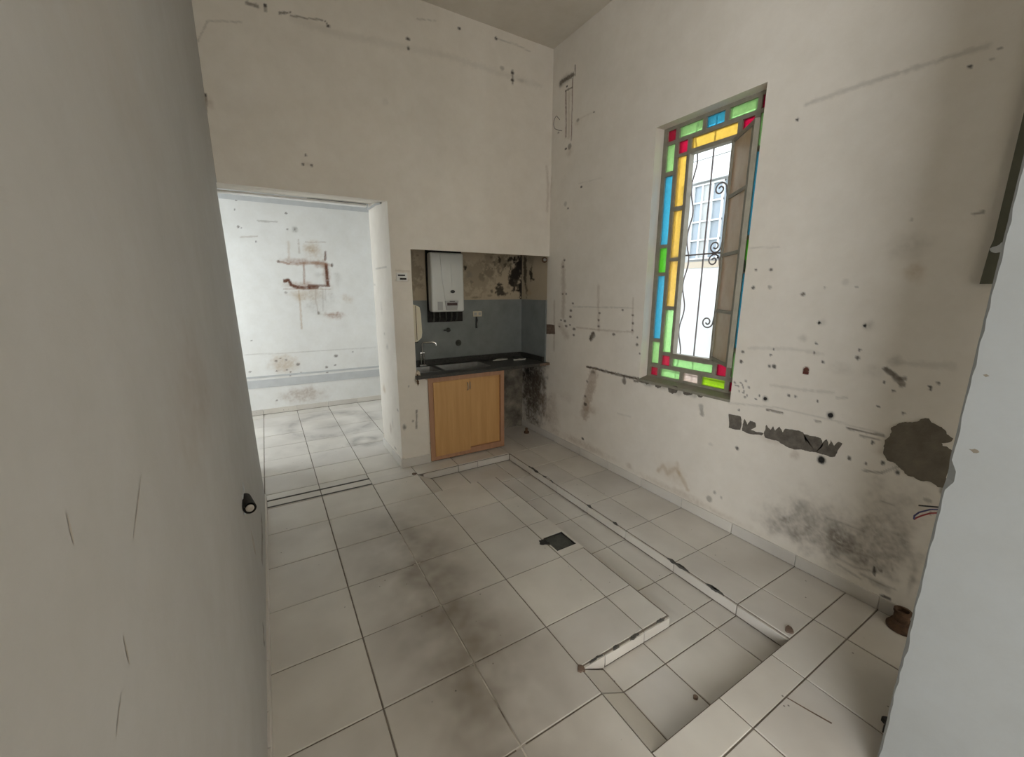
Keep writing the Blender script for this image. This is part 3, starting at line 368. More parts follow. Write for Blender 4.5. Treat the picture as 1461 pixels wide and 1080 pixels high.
# ---------------------------------------------------------------- wall_right
MARKS['right']['blob'] += [(3.85, .60, .34, .40, 1.0, 'd', 1), (3.80, .35, .30, .50, .95, 'd', 1), (3.66, .70, .16, .22, .8, 'd', 1), (3.85, .75, .25, .25, .9, 'k', 1), (3.42, .30, .16, .30, .30, 'b', 1),
    (.80, .30, .35, .22, .45, 'd', 1), (1.05, .22, .22, .12, .4, 'd', 1), (.62, .45, .15, .30, .35, 'd', 1), (.95, .36, .20, .10, .4, 'g', 1),
    (2.9, .12, .5, .05, .35, 'b', 1), (1.7, .10, .6, .04, .3, 'b', 1)]
ex = MB()
for (ya, yb, za, zb) in ((WY1, 2.7, WZ0-.06, WZ1+.06), (1.2, WY0, WZ0-.06, WZ1+.06)): pass
# reveal round the window
ex.quad((XR, WY1, WZ0), (XR, WY1, WZ1), (2.66, WY1, WZ1), (2.66, WY1, WZ0))
ex.quad((XR, WY0, WZ0), (XR, WY0, WZ1), (2.63, WY0, WZ1), (2.63, WY0, WZ0))
ex.quad((XR, WY0, WZ1), (XR, WY1, WZ1), (2.66, WY1, WZ1+.0), (2.66, WY0, WZ1))
# solid outer leaf of the wall
for b in ((-.2, 1.44, -.2, 4.1), (2.26, 4.4, -.2, 4.1), (1.44, 2.26, -.2, .90), (1.44, 2.26, 2.76, 4.1)): ex.box(2.62, 2.88, *b)
zs = lines([0, WZ0, WZ1, ZC], .0075); ys = lines([-.02, WY0, WY1, NYB+.04], .0075)
wall_right = wall_grid('wall_right', ys, zs, lambda u, v: (np.full_like(u, XR), u, v), [(WY0, WY1, WZ0, WZ1)], MARKS['right'], MAT['plaster'], ex)

def rough_poly(pts, amp, n=3):
    P = [Vector(p) for p in pts]
    for k in range(n):
        Q = []
        for a, b in zip(P, P[1:]+P[:1]):
            d = b-a; L = d.length; Q.append(a)
            if L > .008: Q.append((a+b)/2+Vector((-d.y, d.x))*random.uniform(-amp, amp))
        P = Q
    return P
def patch(name, pts, mat, t=.003, amp=.22, parent=wall_right, label=None):
    mb = MB(); mb.prism(rough_poly(pts, amp), 'x', XR-t, XR+.004)
    o = mb.build(name, mat, parent); 
    if label: o['label'] = label
    return o
patch('cement_patch', PATCH['p4'], MAT['cement'], .004, .16, label='large round patch of grey-brown cement')
patch('cement_patch', PATCH['p3'], MAT['cement_dark'], .003, .08, label='long ragged strip of bare cement')
patch('cement_patch', PATCH['p2'], MAT['cement_dark'], .003, .10, label='small ragged strip of bare cement')
patch('cement_patch', PATCH['p1'], MAT['cement_dark'], .003, .06, label='small square of bare cement')
patch('bare_patch', PATCH['brown'], MAT['cement_brown'], .003, .05, label='brown bare rectangle where a fitting was removed')
# broken plaster edge under the window sill
for y0, w, hgt in ((2.19, .05, .022), (2.09, .07, .03), (1.97, .10, .045), (1.84, .09, .03), (1.72, .05, .02)):
    patch('chipped_plaster', [(y0, .893), (y0-w, .893), (y0-w*.8, .893-hgt*.6), (y0-w*.45, .893-hgt), (y0-w*.1, .893-hgt*.7)], MAT['cement_dark'], .003, .2)
PLUGS = ((1.268, .962, .013), (.927, .949, .016), (.934, .691, .02), (1.048, 1.434, .008), (.85, 1.433, .008))
# dark discs on the wall face, painting the shade inside plug holes
for y, z, r in PLUGS:
    mb = MB(); mb.lathe((XR+.002, y, z), (-1, 0, 0), [(r*.75, 0), (r*.75, .0025), (r*.6, .003), (0, .0028)], 14)
    h = mb.build('plug_hole_disc', MAT['near_black'], wall_right)
mb = MB(); mb.lathe((XR+.005, 1.074, 1.172), (-1, 0, 0), [(.013, 0), (.013, .008), (.009, .009), (.008, .003)], 14); mb.box(XR-.004, XR+.005, 1.060, 1.088, 1.148, 1.163)
mb.build('socket_box', MAT['socket_red'], wall_right)

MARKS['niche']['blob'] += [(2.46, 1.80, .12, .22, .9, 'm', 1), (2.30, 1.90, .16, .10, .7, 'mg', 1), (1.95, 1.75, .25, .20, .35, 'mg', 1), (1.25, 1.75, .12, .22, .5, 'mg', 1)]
# ---------------------------------------------------------------- wall_back (with doorway, niche and pier)
ex = MB()
sl = 2.39
ex.quad((DX0-.3, YB, DZ), (DX1, YB, DZ), (DX1, YB2, sl), (DX0-.3, YB2, sl))                       # sloping soffit of the doorway
ex.quad((-2, YB2, sl), (DX1, YB2, sl), (DX1, YB2, ZC), (-2, YB2, ZC))                             # far side above the doorway
ex.box(DX1+.08, NX0-.002, YB+.03, YB2, 0, ZC)                                                   # core of the pier
ex.quad((DX1, YB2, 0), (DX1+.1, YB2, 0), (DX1+.1, YB2, ZC), (DX1, YB2, ZC))
ex.quad((NX0, YB, .82), (NX0, YB, NZ), (NX0, NYB, 2.0), (NX0, NYB, .82))                          # niche left cheek
ex.quad((1.208, YB, 0), (1.208, YB, .815), (1.208, NYB, .815), (1.208, NYB, 0))
ex.quad((NX0-.01, YB, .815), (1.208, YB, .815), (1.208, NYB, .815), (NX0-.01, NYB, .815))
ex.quad((NX0, YB, NZ), (XR, YB, NZ), (XR, NYB, 2.0), (NX0, NYB, 2.0))                             # niche soffit
ex.box(NX0-.05, 4.6, NYB+.02, YB2, 0, ZC); ex.box(NX0-.05, 2.7, YB+.03, YB2, 2.03, ZC)
xs = lines([-.215, DX1, NX0, 1.208, XR], .0095); zs = lines([0, .815, NZ, DZ, ZC], .0095)
wall_back = wall_grid('wall_back', xs, zs, lambda u, v: (u, np.full_like(u, YB), v),
    [(-1, DX1, -1, DZ), (NX0, 3, .815, NZ), (1.208, 3, -1, NZ)], MARKS['back'], MAT['plaster'], ex)
ys = lines([YB, YB2], .012); zs = lines([0, DZ, 2.39], .012)
mj = dict(MARKS['jamb'])
jamb = wall_grid('doorway_jamb', ys, zs, lambda u, v: (np.full_like(u, DX1), u, v), [], mj, MAT['plaster'], None, kind=None, parent=wall_back)
mb = MB(); mb.box(DX0-.05, DX1-.03, YB2-.10, YB2-.02, 2.352, 2.366); mb.build('lit_soffit_strip', MAT['paper'], wall_back)  # white strip standing in for the daylit back edge of the soffit
mb = MB(); mb.box(.42, DX1-.02, YB2-.012, YB2+.02, 2.372, 2.386); mb.build('dark_gap_strip', MAT['near_black'], wall_back)  # solid black strip painted for the shaded gap behind the lintel
# niche inner faces
xs = lines([NX0, NX1], .0075); zs = lines([1.50, 2.02], .0075)
wall_grid('niche_plaster', xs, zs, lambda u, v: (u, np.full_like(u, NYB), v), [], MARKS['niche'], MAT['plaster_niche'], None, kind=None, parent=wall_back)
ys = lines([YB+.01, NYB], .0075)
wall_grid('niche_plaster', ys, zs, lambda u, v: (np.full_like(u, NX1), u, v), [], MARKS['nicheR'], MAT['plaster_niche'], None, kind=None, parent=wall_back)
mb = MB(); mb.box(NX0, NX1, NYB-.006, NYB+.01, .80, 1.503); mb.build('tile_cladding', MAT['wallgrey'], wall_back)
mb = MB(); mb.box(NX1-.006, NX1+.01, YB+.02, NYB-.006, .80, 1.503); mb.build('tile_cladding', MAT['wallgrey'], wall_back)
mb = MB(); mb.box(1.20, XR+.02, NYB-.004, NYB+.03, 0, .82); mb.build('damp_plaster', simple('damp_plaster', (.17, .15, .12), .9, .8, 6, bmp=.3), wall_back)
# chipped plaster round the worktop end
mb = MB(); mb.prism(rough_poly([(1.10, .80), (1.16, .815), (1.20, .80), (1.205, .83), (1.15, .845), (1.12, .90), (1.095, .87)], .2), 'y', YB-.006, YB+.01); mb.build('chipped_plaster', MAT['chip'], wall_back)
mb = MB(); mb.prism(rough_poly([(1.098, .875), (1.12, .86), (1.125, .80), (1.112, .755), (1.10, .80)], .2), 'y', YB-.007, YB+.01); mb.build('chipped_plaster', MAT['rust'], wall_back)

# ---------------------------------------------------------------- wall_left (leans back slightly, rounded free edge at the doorway)
def xleft(z): return XL-.034*np.clip(z/2.2, 0, 1)
ys = lines([-.15, .2, 3.43], .03); zs = lines([0, ZC], .02)
ex = MB(); 
arc = [(3.43+.09*math.sin(t), -.09*(1-math.cos(t))) for t in [math.pi/2*k/6 for k in range(7)]]+[(3.52, -.35)]
for (a, b) in zip(arc[:-1], arc[1:]):
    zz = [0, 1.1, 2.2, DZ]
    for z0, z1 in zip(zz[:-1], zz[1:]):
        f = lambda p, z: (float(xleft(z))+p[1], p[0], z)
        ex.quad(f(a, z0), f(b, z0), f(b, z1), f(a, z1))
ex.quad((-.184, 3.43, DZ), (-.184, 3.53, DZ), (-.184, 3.53, ZC), (-.184, 3.43, ZC))
ex.quad((-.184, 3.43, DZ), (-.28, 3.43, DZ), (-.28, 3.53, DZ), (-.184, 3.53, DZ))
ex.box(-.42, -.36, -.15, 3.52, 0, ZC); ex.quad((-.15, -.15, 0), (-.184, -.15, ZC), (-.42, -.15, ZC), (-.42, -.15, 0))
left_marks = {'blob': [(1.25, 1.35, .35, .2, .22, 'b', 1), (2.4, 1.2, .5, .25, .12, 'b', 1), (1.0, 2.1, .4, .3, .10, 'o', 1)],
              'stroke': [([(2.75, .235), (2.6, .20), (2.3, .21)], .02, .6, 'd'), ([(1.85, .17), (1.78, .15)], .012, .8, 'd')]}
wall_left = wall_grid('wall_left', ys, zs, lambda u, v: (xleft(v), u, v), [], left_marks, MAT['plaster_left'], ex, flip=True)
def scratch(pts, w, mat='scratch'):
    mb = MB(); n = len(pts)
    x = lambda z: float(xleft(z))+.0006
    L = []; Rr = []
    for i, (y, z) in enumerate(pts):
        ww = w*(1-abs(2*i/(n-1)-1))+.0006
        L.append((x(z), y-ww, z)); Rr.append((x(z), y+ww, z))
    mb.add(L+Rr, [(i, i+1, n+i+1, n+i) for i in range(n-1)]); return mb.build('scratch', MAT[mat], wall_left)
scratch([(.711, 1.352), (.685, 1.335), (.66, 1.32), (.628, 1.300)], .0022)
scratch([(.488, 1.405), (.487, 1.39), (.486, 1.375)], .0015)
scratch([(.499, 1.197), (.487, 1.190), (.478, 1.185), (.466, 1.176)], .002)
scratch([(.535, 1.235), (.533, 1.215), (.532, 1.20)], .0015)
scratch([(2.00, .56), (2.01, .50), (2.03, .45), (2.04, .40)], .05)
scratch([(1.80, .19), (1.79, .16), (1.80, .14)], .02)

# ---------------------------------------------------------------- near partition whose end shows at the right; unseen side cut short to pass light
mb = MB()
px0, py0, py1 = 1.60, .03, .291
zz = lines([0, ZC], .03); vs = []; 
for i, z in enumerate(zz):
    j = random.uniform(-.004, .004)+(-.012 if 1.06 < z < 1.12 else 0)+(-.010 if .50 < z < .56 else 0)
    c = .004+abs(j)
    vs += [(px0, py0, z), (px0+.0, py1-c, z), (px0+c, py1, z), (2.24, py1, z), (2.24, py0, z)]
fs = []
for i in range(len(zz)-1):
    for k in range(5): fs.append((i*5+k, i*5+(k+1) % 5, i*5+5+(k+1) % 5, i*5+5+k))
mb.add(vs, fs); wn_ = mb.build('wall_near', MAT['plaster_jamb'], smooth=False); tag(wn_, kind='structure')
for y, z, w, hh in ((.262, 1.385, .006, .004), (.25, 1.18, .010, .006)):
    mb = MB(); mb.prism(rough_poly([(y-w, z), (y, z+hh), (y+w, z+hh*.3), (y, z-hh)], .2, 2), 'x', px0-.0008, px0+.002); mb.build('scuff', MAT['cement'], wn_)

# ---------------------------------------------------------------- ceiling, far room, invented unseen room behind the camera
mb = MB(); mb.box(-.4, 2.7, -.4, YB+.05, ZC, ZC+.1); mb.box(-2.1, 2.66, -5.1, -.4, ZC, ZC+.1); mb.box(-2.1, -.4, -.4, -.05, ZC, ZC+.1); tag(mb.build('ceiling', MAT['ceiling']), kind='structure')
mb = MB(); mb.box(-1.8, 2.6, YB2-.02, YF+.1, ZC, ZC+.1); tag(mb.build('ceiling', MAT['ceiling']), kind='structure')
ex = MB(); ex.box(-1.8, 2.6, YF+.02, YF+.15, -.25, ZC+.1)
xs = lines([-1.7, -.4, 1.45, 2.5], .011); zs = lines([0, 2.9, ZC], .011)
for m_ in MARKS['far']['blob'][:]:
    if m_[5] in ('o', 'rb', 'b') and m_[2] > .04: MARKS['far']['blob'].append((m_[0]+.05, m_[1]-.03, m_[2]*1.35, m_[3]*1.4, min(.8, m_[4]*1.1), m_[5], 1))
MARKS['far']['blob'] += [(.48, 1.96, .30, .05, .55, 'rb', 1), (.50, 1.66, .30, .06, .5, 'rb', 1), (.52, 1.55, .30, .12, .35, 'o', 1), (.75, 1.8, .06, .20, .5, 'rb', 1), (.62, 1.45, .25, .20, .25, 'g', 1)]
wall_far = wall_grid('wall_far', xs, zs, lambda u, v: (u, np.full_like(u, YF), v), [], MARKS['far'], MAT['plaster_far'], ex)
for z0, z1, t in ((2.64, 2.76, .004), (.357, .462, .006), (.49, .515, .006)):
    mb = MB(); mb.box(-1.7, 2.5, YF-t, YF+.01, z0, z1); mb.build('grey_band', MAT['greyband'], wall_far)
mb = MB(); mb.box(2.5, 2.6, YB2, 4.65, 0, ZC); mb.box(2.5, 2.6, 5.85, YF, 0, ZC); mb.box(2.5, 2.6, 4.65, 5.85, 0, 1.0); mb.box(2.5, 2.6, 4.65, 5.85, 2.6, ZC); tag(mb.build('wall_far_right', MAT['plaster_plain']), kind='structure')  # unseen wall, its opening assumed and added to light the far room
mb = MB()
mb.box(-1.8, -1.7, YB2, 4.2, 0, ZC); mb.box(-1.8, -1.7, 4.2, 6.0, 2.5, ZC); mb.box(-1.8, -1.7, 6.0, 6.1, 0, ZC); mb.box(-1.8, -1.7, 4.2, 6.0, -.1, .6)  # unseen wall, opening assumed as a source for the far room's light
tag(mb.build('wall_far_left', MAT['plaster_plain']), kind='structure')
mb = MB(); mb.box(-1.8, DX0-.12, YB2-.08, YB2, 0, ZC); mb.box(-.32, -.25, YB+.02, YB2, 0, DZ+.1); tag(mb.build('wall_far_near', MAT['plaster_plain']), kind='structure')
mb = MB(); mb.box(-2.1, .75, -5.1, -5, 0, ZC); mb.box(1.45, 2.64, -5.1, -5, 0, ZC); mb.box(.75, 1.45, -5.1, -5, 2.8, ZC); mb.box(.75, 1.45, -5.1, -5, -.25, .5)  # unseen wall, its opening added to admit daylight
tag(mb.build('wall_behind', MAT['plaster_plain']), kind='structure')
mb = MB(); mb.box(-2.1, -2, -5, -4.4, 0, ZC); mb.box(-2.1, -2, -1.3, -.05, 0, ZC); mb.box(-2.1, -2, -4.4, -1.3, 2.9, ZC); mb.box(-2.1, -2, -4.4, -1.3, -.25, .5); mb.box(-2, -.40, -.15, -.05, 0, ZC)  # unseen wall, wide opening invented and placed to light the right wall
tag(mb.build('wall_behind_left', MAT['plaster_plain']), kind='structure')
mb = MB(); mb.box(XR, 2.64, -5, -.02, 0, ZC); tag(mb.build('wall_behind_right', MAT['plaster_plain']), kind='structure')

# ---------------------------------------------------------------- floor: grout bed and single tiles
PD = .07                                   # depth of the sunken pit
PX0, PX1, PY0, PY1 = 1.012, 1.962, .722, 3.325
BX1, BY0, BY1 = 1.588, 1.108, 2.932        # block that fills part of the pit back up to floor level
TX = [-.159+.391*i for i in range(-4, 10)]
TY = [3.3206-.391*j for j in range(0, 16)]
G = .0042
mb = MB()
def slab(x0, x1, y0, y1, zt): mb.box(x0, x1, y0, y1, -.25, zt)
slab(-.36, PX0, -.45, YB, -G); slab(PX0, 2.62, -.45, PY0, -G); slab(-2.05, 2.62, -5.05, -.45, -G); slab(-2.05, -.36, -.45, -.05, -G); slab(PX1, 2.62, PY0, NYB, -G); slab(PX0, PX1, PY1, NYB, -G)
DRX0, DRX1, DRY0, DRY1 = 1.418, 1.572, 1.812, 1.972
slab(PX0, BX1, BY0, DRY0, -G); slab(PX0, BX1, DRY1, BY1, -G); slab(PX0, DRX0, DRY0, DRY1, -G); slab(DRX1, BX1, DRY0, DRY1, -G)
slab(PX0, PX1, PY0, BY0, -PD-G); slab(PX0, PX1, BY1, PY1, -PD-G); slab(BX1, PX1, BY0, BY1, -PD-G)
slab(-1.8, 2.6, YB, YF+.1, -G)
floor = mb.build('floor', MAT['grout'], origin=(0, 0, 0)); tag(floor, kind='structure')
cache = {}
def tile_mesh(w, d, h=.012, ch=.002):
    k = (round(w, 3), round(d, 3), h)
    if k not in cache:
        a, b = w/2, d/2; vs = [(-a, -b, -h), (a, -b, -h), (a, b, -h), (-a, b, -h), (-a, -b, -ch), (a, -b, -ch), (a, b, -ch), (-a, b, -ch)]
        a -= ch; b -= ch; vs += [(-a, -b, 0), (a, -b, 0), (a, b, 0), (-a, b, 0)]
        fs = [(8, 9, 10, 11)]+[(i, (i+1) % 4, 4+(i+1) % 4, 4+i) for i in range(4)]+[(4+i, 4+(i+1) % 4, 8+(i+1) % 4, 8+i) for i in range(4)]
        me = bpy.data.meshes.new('tile'); me.from_pydata(vs, [], fs); me.materials.append(MAT['tile']); cache[k] = me
    return cache[k]
def put_tile(x0, x1, y0, y1, z=0, gap=.0062, jit=.0008):
    if x1-x0 < .02 or y1-y0 < .02: return
    o = bpy.data.objects.new('tile', tile_mesh(x1-x0-gap, y1-y0-gap)); link(o, floor, ((x0+x1)/2, (y0+y1)/2, z+random.uniform(-jit, jit)))
    o.rotation_euler = (random.uniform(-1, 1)*.0022, random.uniform(-1, 1)*.0022, 0); return o
def region(x0, x1, y0, y1, bx, by, z=0, skip=None):
    X = [x0]+[b for b in sorted(bx) if x0+.02 < b < x1-.02]+[x1]; Y = [y0]+[b for b in sorted(by) if y0+.02 < b < y1-.02]+[y1]
    for a, b in zip(X[:-1], X[1:]):
        for c, d in zip(Y[:-1], Y[1:]):
            if skip and skip(a, b, c, d): continue
            put_tile(a, b, c, d, z)
region(XL-.01, PX0, -.98, 3.45, TX, TY)                                    # main floor
region(XL-.01, .62, 3.458, YB+.05, TX, [])                                # threshold tiles
region(.62, PX0, 3.3206, YB+.05, TX, [])
region(PX0, XR, -.98, PY0, TX, TY); region(-2.0, XR, -4.95, -.98, [x for i, x in enumerate([-.159+.391*k for k in range(-6, 12)])], TY+[3.3206-.391*j for j in range(16, 24)]); region(-2.0, XL-.01, -.98, -.16, [-.159+.391*k for k in range(-6, 0)], [])                                      # in front of the pit
region(PX1, XR, PY0, NYB-.01, TX, TY+[3.711])                              # platform beside the window wall
region(PX0, PX1, PY1, NYB-.01, TX, [3.711])                                # platform before the sink unit
region(PX0, BX1-.006, BY0+.005, BY1, TX, TY, skip=lambda a, b, c, d: a > 1.3 and c < 1.9 < d)
region(1.14, PX1, PY0, BY0, TX, TY, -PD); region(1.14, PX1, BY1, PY1, TX, [], -PD); region(BX1+.004, PX1, BY0, BY1, TX, TY, -PD)
region(-1.69, 2.49, YB+.05, YF-.01, TX, [3.95, 4.34, 4.73, 5.12, 5.51, 5.90])
# the tile cut out round the drain
mb = MB(); a0, a1, c0, c1 = 1.409, 1.584, 1.759, 2.143
for q in ((a0, a1, DRY1, c1), (a0, a1, c0, DRY0), (a0, DRX0, DRY0, 1.885), (DRX1, a1, DRY0, DRY1), (a0, DRX0, 1.93, DRY1)): mb.box(q[0], q[1], q[2], q[3], -.012, 0)
mb.build('tile', MAT['tile'], floor)
# upright tiles on the sides of the pit and of the block, sloped tiles on the pit's left edge
def riser(x0, x1, y0, y1, zb=-PD+.007, zt=-.009):
    mb = MB(); mb.box(x0, x1, y0, y1, zb, zt); mb.build('tile', MAT['tile'], floor, bevel=.0015, seg=1)
YR = [y for y in TY if PY0+.03 < y < PY1-.03]; Y = [PY0]+sorted(YR)+[PY1-.01]
for a, b in zip(Y[:-1], Y[1:]): riser(PX1-.009, PX1+.001, a+.003, b-.003)
X = [1.06, 1.40, 1.60, PX1-.01]
for a, b in zip(X[:-1], X[1:]): riser(a+.003, b-.003, PY1-.009, PY1+.001)
X = [1.15, 1.405, BX1]
for a, b in zip(X[:-1], X[1:]): riser(a+.003, b-.002, BY0-.008, BY0+.001)
mb = MB(); mb.prism([(1.02, -.004), (1.146, -.004), (1.146, -PD)], 'y', BY0-.008, BY0+.001); mb.build('tile', MAT['tile'], floor)
for ya, yb in ((PY0, .974), (.974, BY0-.009), (BY1, PY1-.01)):
    mb = MB(); mb.prism([(1.014, -.002), (1.137, -PD-.002), (1.137, -PD-.02), (1.014, -.02)], 'y', ya+.003, yb-.003); mb.build('tile', MAT['tile'], floor)
# baseboards made of tile strips
def skirting(name, pieces):
    o = empty(name, (0, 0, 0), kind='structure')
    for q in pieces:
        mb = MB(); mb.box(*q); mb.build('skirting_tile', MAT['tile'], o, bevel=.002, seg=1)
    return o
Y = [.30]+[y for y in sorted(TY+[3.711]) if .32 < y < NYB-.05]+[NYB-.01]
skirting('baseboard_right', [(XR-.009, XR+.002, a+.002, b-.002, .002, .076) for a, b in zip(Y[:-1], Y[1:])])
skirting('baseboard_back', [(DX1-.009, 1.205, YB-.010, YB+.002, .002, .085), (DX1-.010, DX1+.002, YB+.004, 3.85, .002, .085), (DX1-.010, DX1+.002, 3.854, YB2, .002, .085)])
Y = [-.14]+[y for y in sorted(TY) if -.1 < y < 3.3]+[3.43]
skirting('baseboard_left', [(XL-.006, XL+.008, a+.002, b-.002, .001, .075) for a, b in zip(Y[:-1], Y[1:])])
X = [-1.69]+[x for x in TX if -1.6 < x < 2.4]+[2.49]
skirting('baseboard_far', [(a+.002, b-.002, YF-.011, YF+.002, .002, .07) for a, b in zip(X[:-1], X[1:])])
mb = MB(); mb.box(-.142, .622, 3.446, 3.462, -.004, .004); tag(mb.build('trim_1', MAT['strip']), kind='structure')
mb = MB(); mb.box(-.142, .622, 3.332, 3.350, -.004, .003); tag(mb.build('trim_2', MAT['strip']), kind='structure')

# ---------------------------------------------------------------- window_1: leaded metal window with coloured panes
FX = 2.645
win = empty('window_1', (FX, 1.86, .90), kind='structure')
bars = MB()
def fb(y0, y1, z0, z1, d=.016): bars.box(FX-d, FX+d, y0, y1, z0, z1)
panes = []
def pn(y0, y1, z0, z1, c): panes.append((y0, y1, z0, z1, c))
colz = [(2.648, 2.720, 'R'), (2.447, 2.625, 'L'), (1.940, 2.416, 'B'), (1.737, 1.915, 'D'), (1.232, 1.710, 'B'), (1.035, 1.205, 'L'), (.937, 1.002, 'R')]
for z0, z1, c in colz:
    pn(2.145, 2.214, z0, z1, c); pn(1.483, 1.550, z0, z1, c)
for y0, y1, c in ((1.935, 2.115, 'L'), (1.780, 1.907, 'B'), (1.575, 1.750, 'L')): pn(y0, y1, 2.648, 2.718, c)
for y0, y1, c in ((1.942, 2.116, 'L'), (1.788, 1.912, 'P'), (1.583, 1.757, 'V')): pn(y0, y1, .941, 1.003, c)
inz = [(2.546, 2.624, 'R'), (2.195, 2.525, 'Y'), (1.840, 2.166, 'Y'), (1.485, 1.815, 'Y'), (1.136, 1.458, 'L'), (1.031, 1.108, 'R')]
for z0, z1, c in inz:
    pn(2.040, 2.115, z0, z1, c); pn(1.583, 1.657, z0, z1, c)
pn(1.685, 2.010, 2.552, 2.622, 'Y'); pn(1.685, 2.017, 1.036, 1.095, 'L')
OY0, OY1, OZ0, OZ1 = 1.690, 2.008, 1.133, 2.522
def fill(y0, y1, z0, z1, ps, bld):
    """lattice of bars: everything of the rectangle that is not a pane or the opening, as merged cells"""
    Ys = sorted({y0, y1, *[p[0] for p in ps], *[p[1] for p in ps]}); Zs = sorted({z0, z1, *[p[2] for p in ps], *[p[3] for p in ps]})
    for a, b in zip(Ys[:-1], Ys[1:]):
        run = None
        for c, d in zip(Zs[:-1], Zs[1:]):
            m = ((a+b)/2, (c+d)/2); ins = any(p[0] < m[0] < p[1] and p[2] < m[1] < p[3] for p in ps)
            if ins:
                if run: bld(a, b, *run); run = None
            else: run = (run[0], d) if run else (c, d)
        if run: bld(a, b, *run)
fill(1.452, 2.248, .902, 2.750, panes+[(OY0, OY1, OZ0, OZ1, '')], lambda a, b, c, d: fb(a, b, c, d))
# raised rim of the opening
for q in ((OY0-.012, OY0+.0015, OZ0-.012, OZ1+.012), (OY1-.0015, OY1+.014, OZ0-.012, OZ1+.012), (OY0, OY1, OZ1-.0015, OZ1+.014), (OY0, OY1, OZ0-.014, OZ0+.0015)): bars.box(FX-.028, FX+.02, *q)
bars.build('frame', MAT['frame'], win)
GN = {'R': 'red', 'G': 'green', 'L': 'pale green', 'B': 'blue', 'Y': 'amber yellow', 'P': 'pale pink', 'V': 'lime green', 'D': 'bright green'}
for y0, y1, z0, z1, c in panes:
    mb = MB(); mb.box(FX-.003, FX+.003, y0-.002, y1+.002, z0-.002, z1+.002); o = mb.build('pane', GL[c], win); o['label'] = GN[c]+' glass pane'
mb = MB(); mb.prism([(XR-.006, .888), (XR-.006, .905), (FX-.01, .925), (FX-.01, .888)], 'y', WY0+.001, WY1-.001); mb.build('window_sill', MAT['frame'], win)
# casement leaf, swung open into the room
hx, hy, ex_, ey = FX-.02, 1.695, 2.415, 1.437
L = math.hypot(ex_-hx, ey-hy); dx, dy = (ex_-hx)/L, (ey-hy)/L
leaf = empty('casement_leaf', (hx, hy, OZ0), parent=win)
def leafbox(s0, s1, z0, z1, t0, t1):
    nx, ny = -dy, dx
    mb = MB(); P = lambda s, t: (hx+dx*s+nx*t, hy+dy*s+ny*t)
    vs = [(*P(s, t), z) for z in (z0, z1) for t in (t0, t1) for s in (s0, s1)]
    return mb.add(vs, [(0, 2, 3, 1), (4, 5, 7, 6), (0, 1, 5, 4), (2, 6, 7, 3), (0, 4, 6, 2), (1, 3, 7, 5)])
lz = [1.137, 1.470, 1.827, 2.180, 2.522]
for s0, s1 in ((0, .024), (L-.030, L)): leafbox(s0, s1, lz[0], lz[-1], -.014, .014).build('stile', MAT['frame'], leaf)
for i, z in enumerate(lz):
    a, b = (z, z+.022) if i == 0 else ((z-.022, z) if i == 4 else (z-.010, z+.010))
    leafbox(.024, L-.030, a, b, -.012, .012).build('rail', MAT['frame'], leaf)
dull, nt_, bs_ = nodes('dusty_glass')
nt_.links.new(ramp(nt_, noise(nt_, 8, 5, .7), .3, .7, (.60, .46, .32), (.76, .67, .55)), bs_.inputs['Base Color']); bs_.inputs['Roughness'].default_value = .35
tr_ = nd(nt_, 'ShaderNodeBsdfTranslucent'); tr_.inputs[0].default_value = (.75, .58, .40, 1); mx_ = nd(nt_, 'ShaderNodeMixShader'); mx_.inputs[0].default_value = .38
nt_.links.new(bs_.outputs[0], mx_.inputs[1]); nt_.links.new(tr_.outputs[0], mx_.inputs[2]); nt_.links.new(mx_.outputs[0], nt_.nodes['Material Output'].inputs[0])
for i in range(4): leafbox(.02, L-.026, lz[i]+.008, lz[i+1]-.008, -.003, .003).build('pane', dull, leaf)
mb = MB(); mb.tube([(FX-.02, 1.545, 1.78), (FX-.045, 1.54, 1.765), (FX-.04, 1.55, 1.74), (FX-.05, 1.54, 1.70)], .006, 6); mb.box(FX-.03, FX-.012, 1.533, 1.556, 1.72, 1.79); mb.build('latch', MAT['iron'], win)

# ---------------------------------------------------------------- iron grille outside the window
GX = 2.765
gr = empty('window_grille', (GX, 1.86, 1.0), 'wrought iron window grille with wavy bar and scrolls outside the stained glass', 'grille')
def gbar(name, pts, r=.006): mb = MB(); mb.tube([(GX, *p) for p in pts], r, 6); return mb.build(name, MAT['iron'], gr, smooth=True)
gbar('bar', [(1.932, .90), (1.928, 2.76)]); gbar('bar', [(1.66, .90), (1.66, 2.76)]); gbar('bar', [(2.20, .90), (2.20, 2.76)])
for z in (1.86, .96, 2.70): gbar('rail', [(1.44, z), (2.26, z)])
for yc in (2.066, 1.52):
    gbar('wavy_bar', [(yc+.016*math.sin((z-.90)*2*math.pi/.345+.6), z) for z in np.linspace(.90, 2.76, 64)], .0055)
def scroll(y, z, sgn):
    pts = []; T = 1.45*2*math.pi
    for k in range(30):
        t = T*(1-k/29); r = .010+.036*(1-t/T); pts.append((y-r*math.cos(t), z+sgn*r*math.sin(t)))
    pts += [(y-.050, z-sgn*.03), (y-.060, z-sgn*.07), (y-.085, z-sgn*.13), (y-.12, z-sgn*.19), (y-.16, z-sgn*.24), (y-.192, z-sgn*.26)]
    gbar('scroll', pts, .0055)
for y, z, s in ((1.850, 2.282, 1), (1.846, 1.906, -1), (1.850, 1.812, 1), (1.850, 1.378, -1)): scroll(y, z, s)

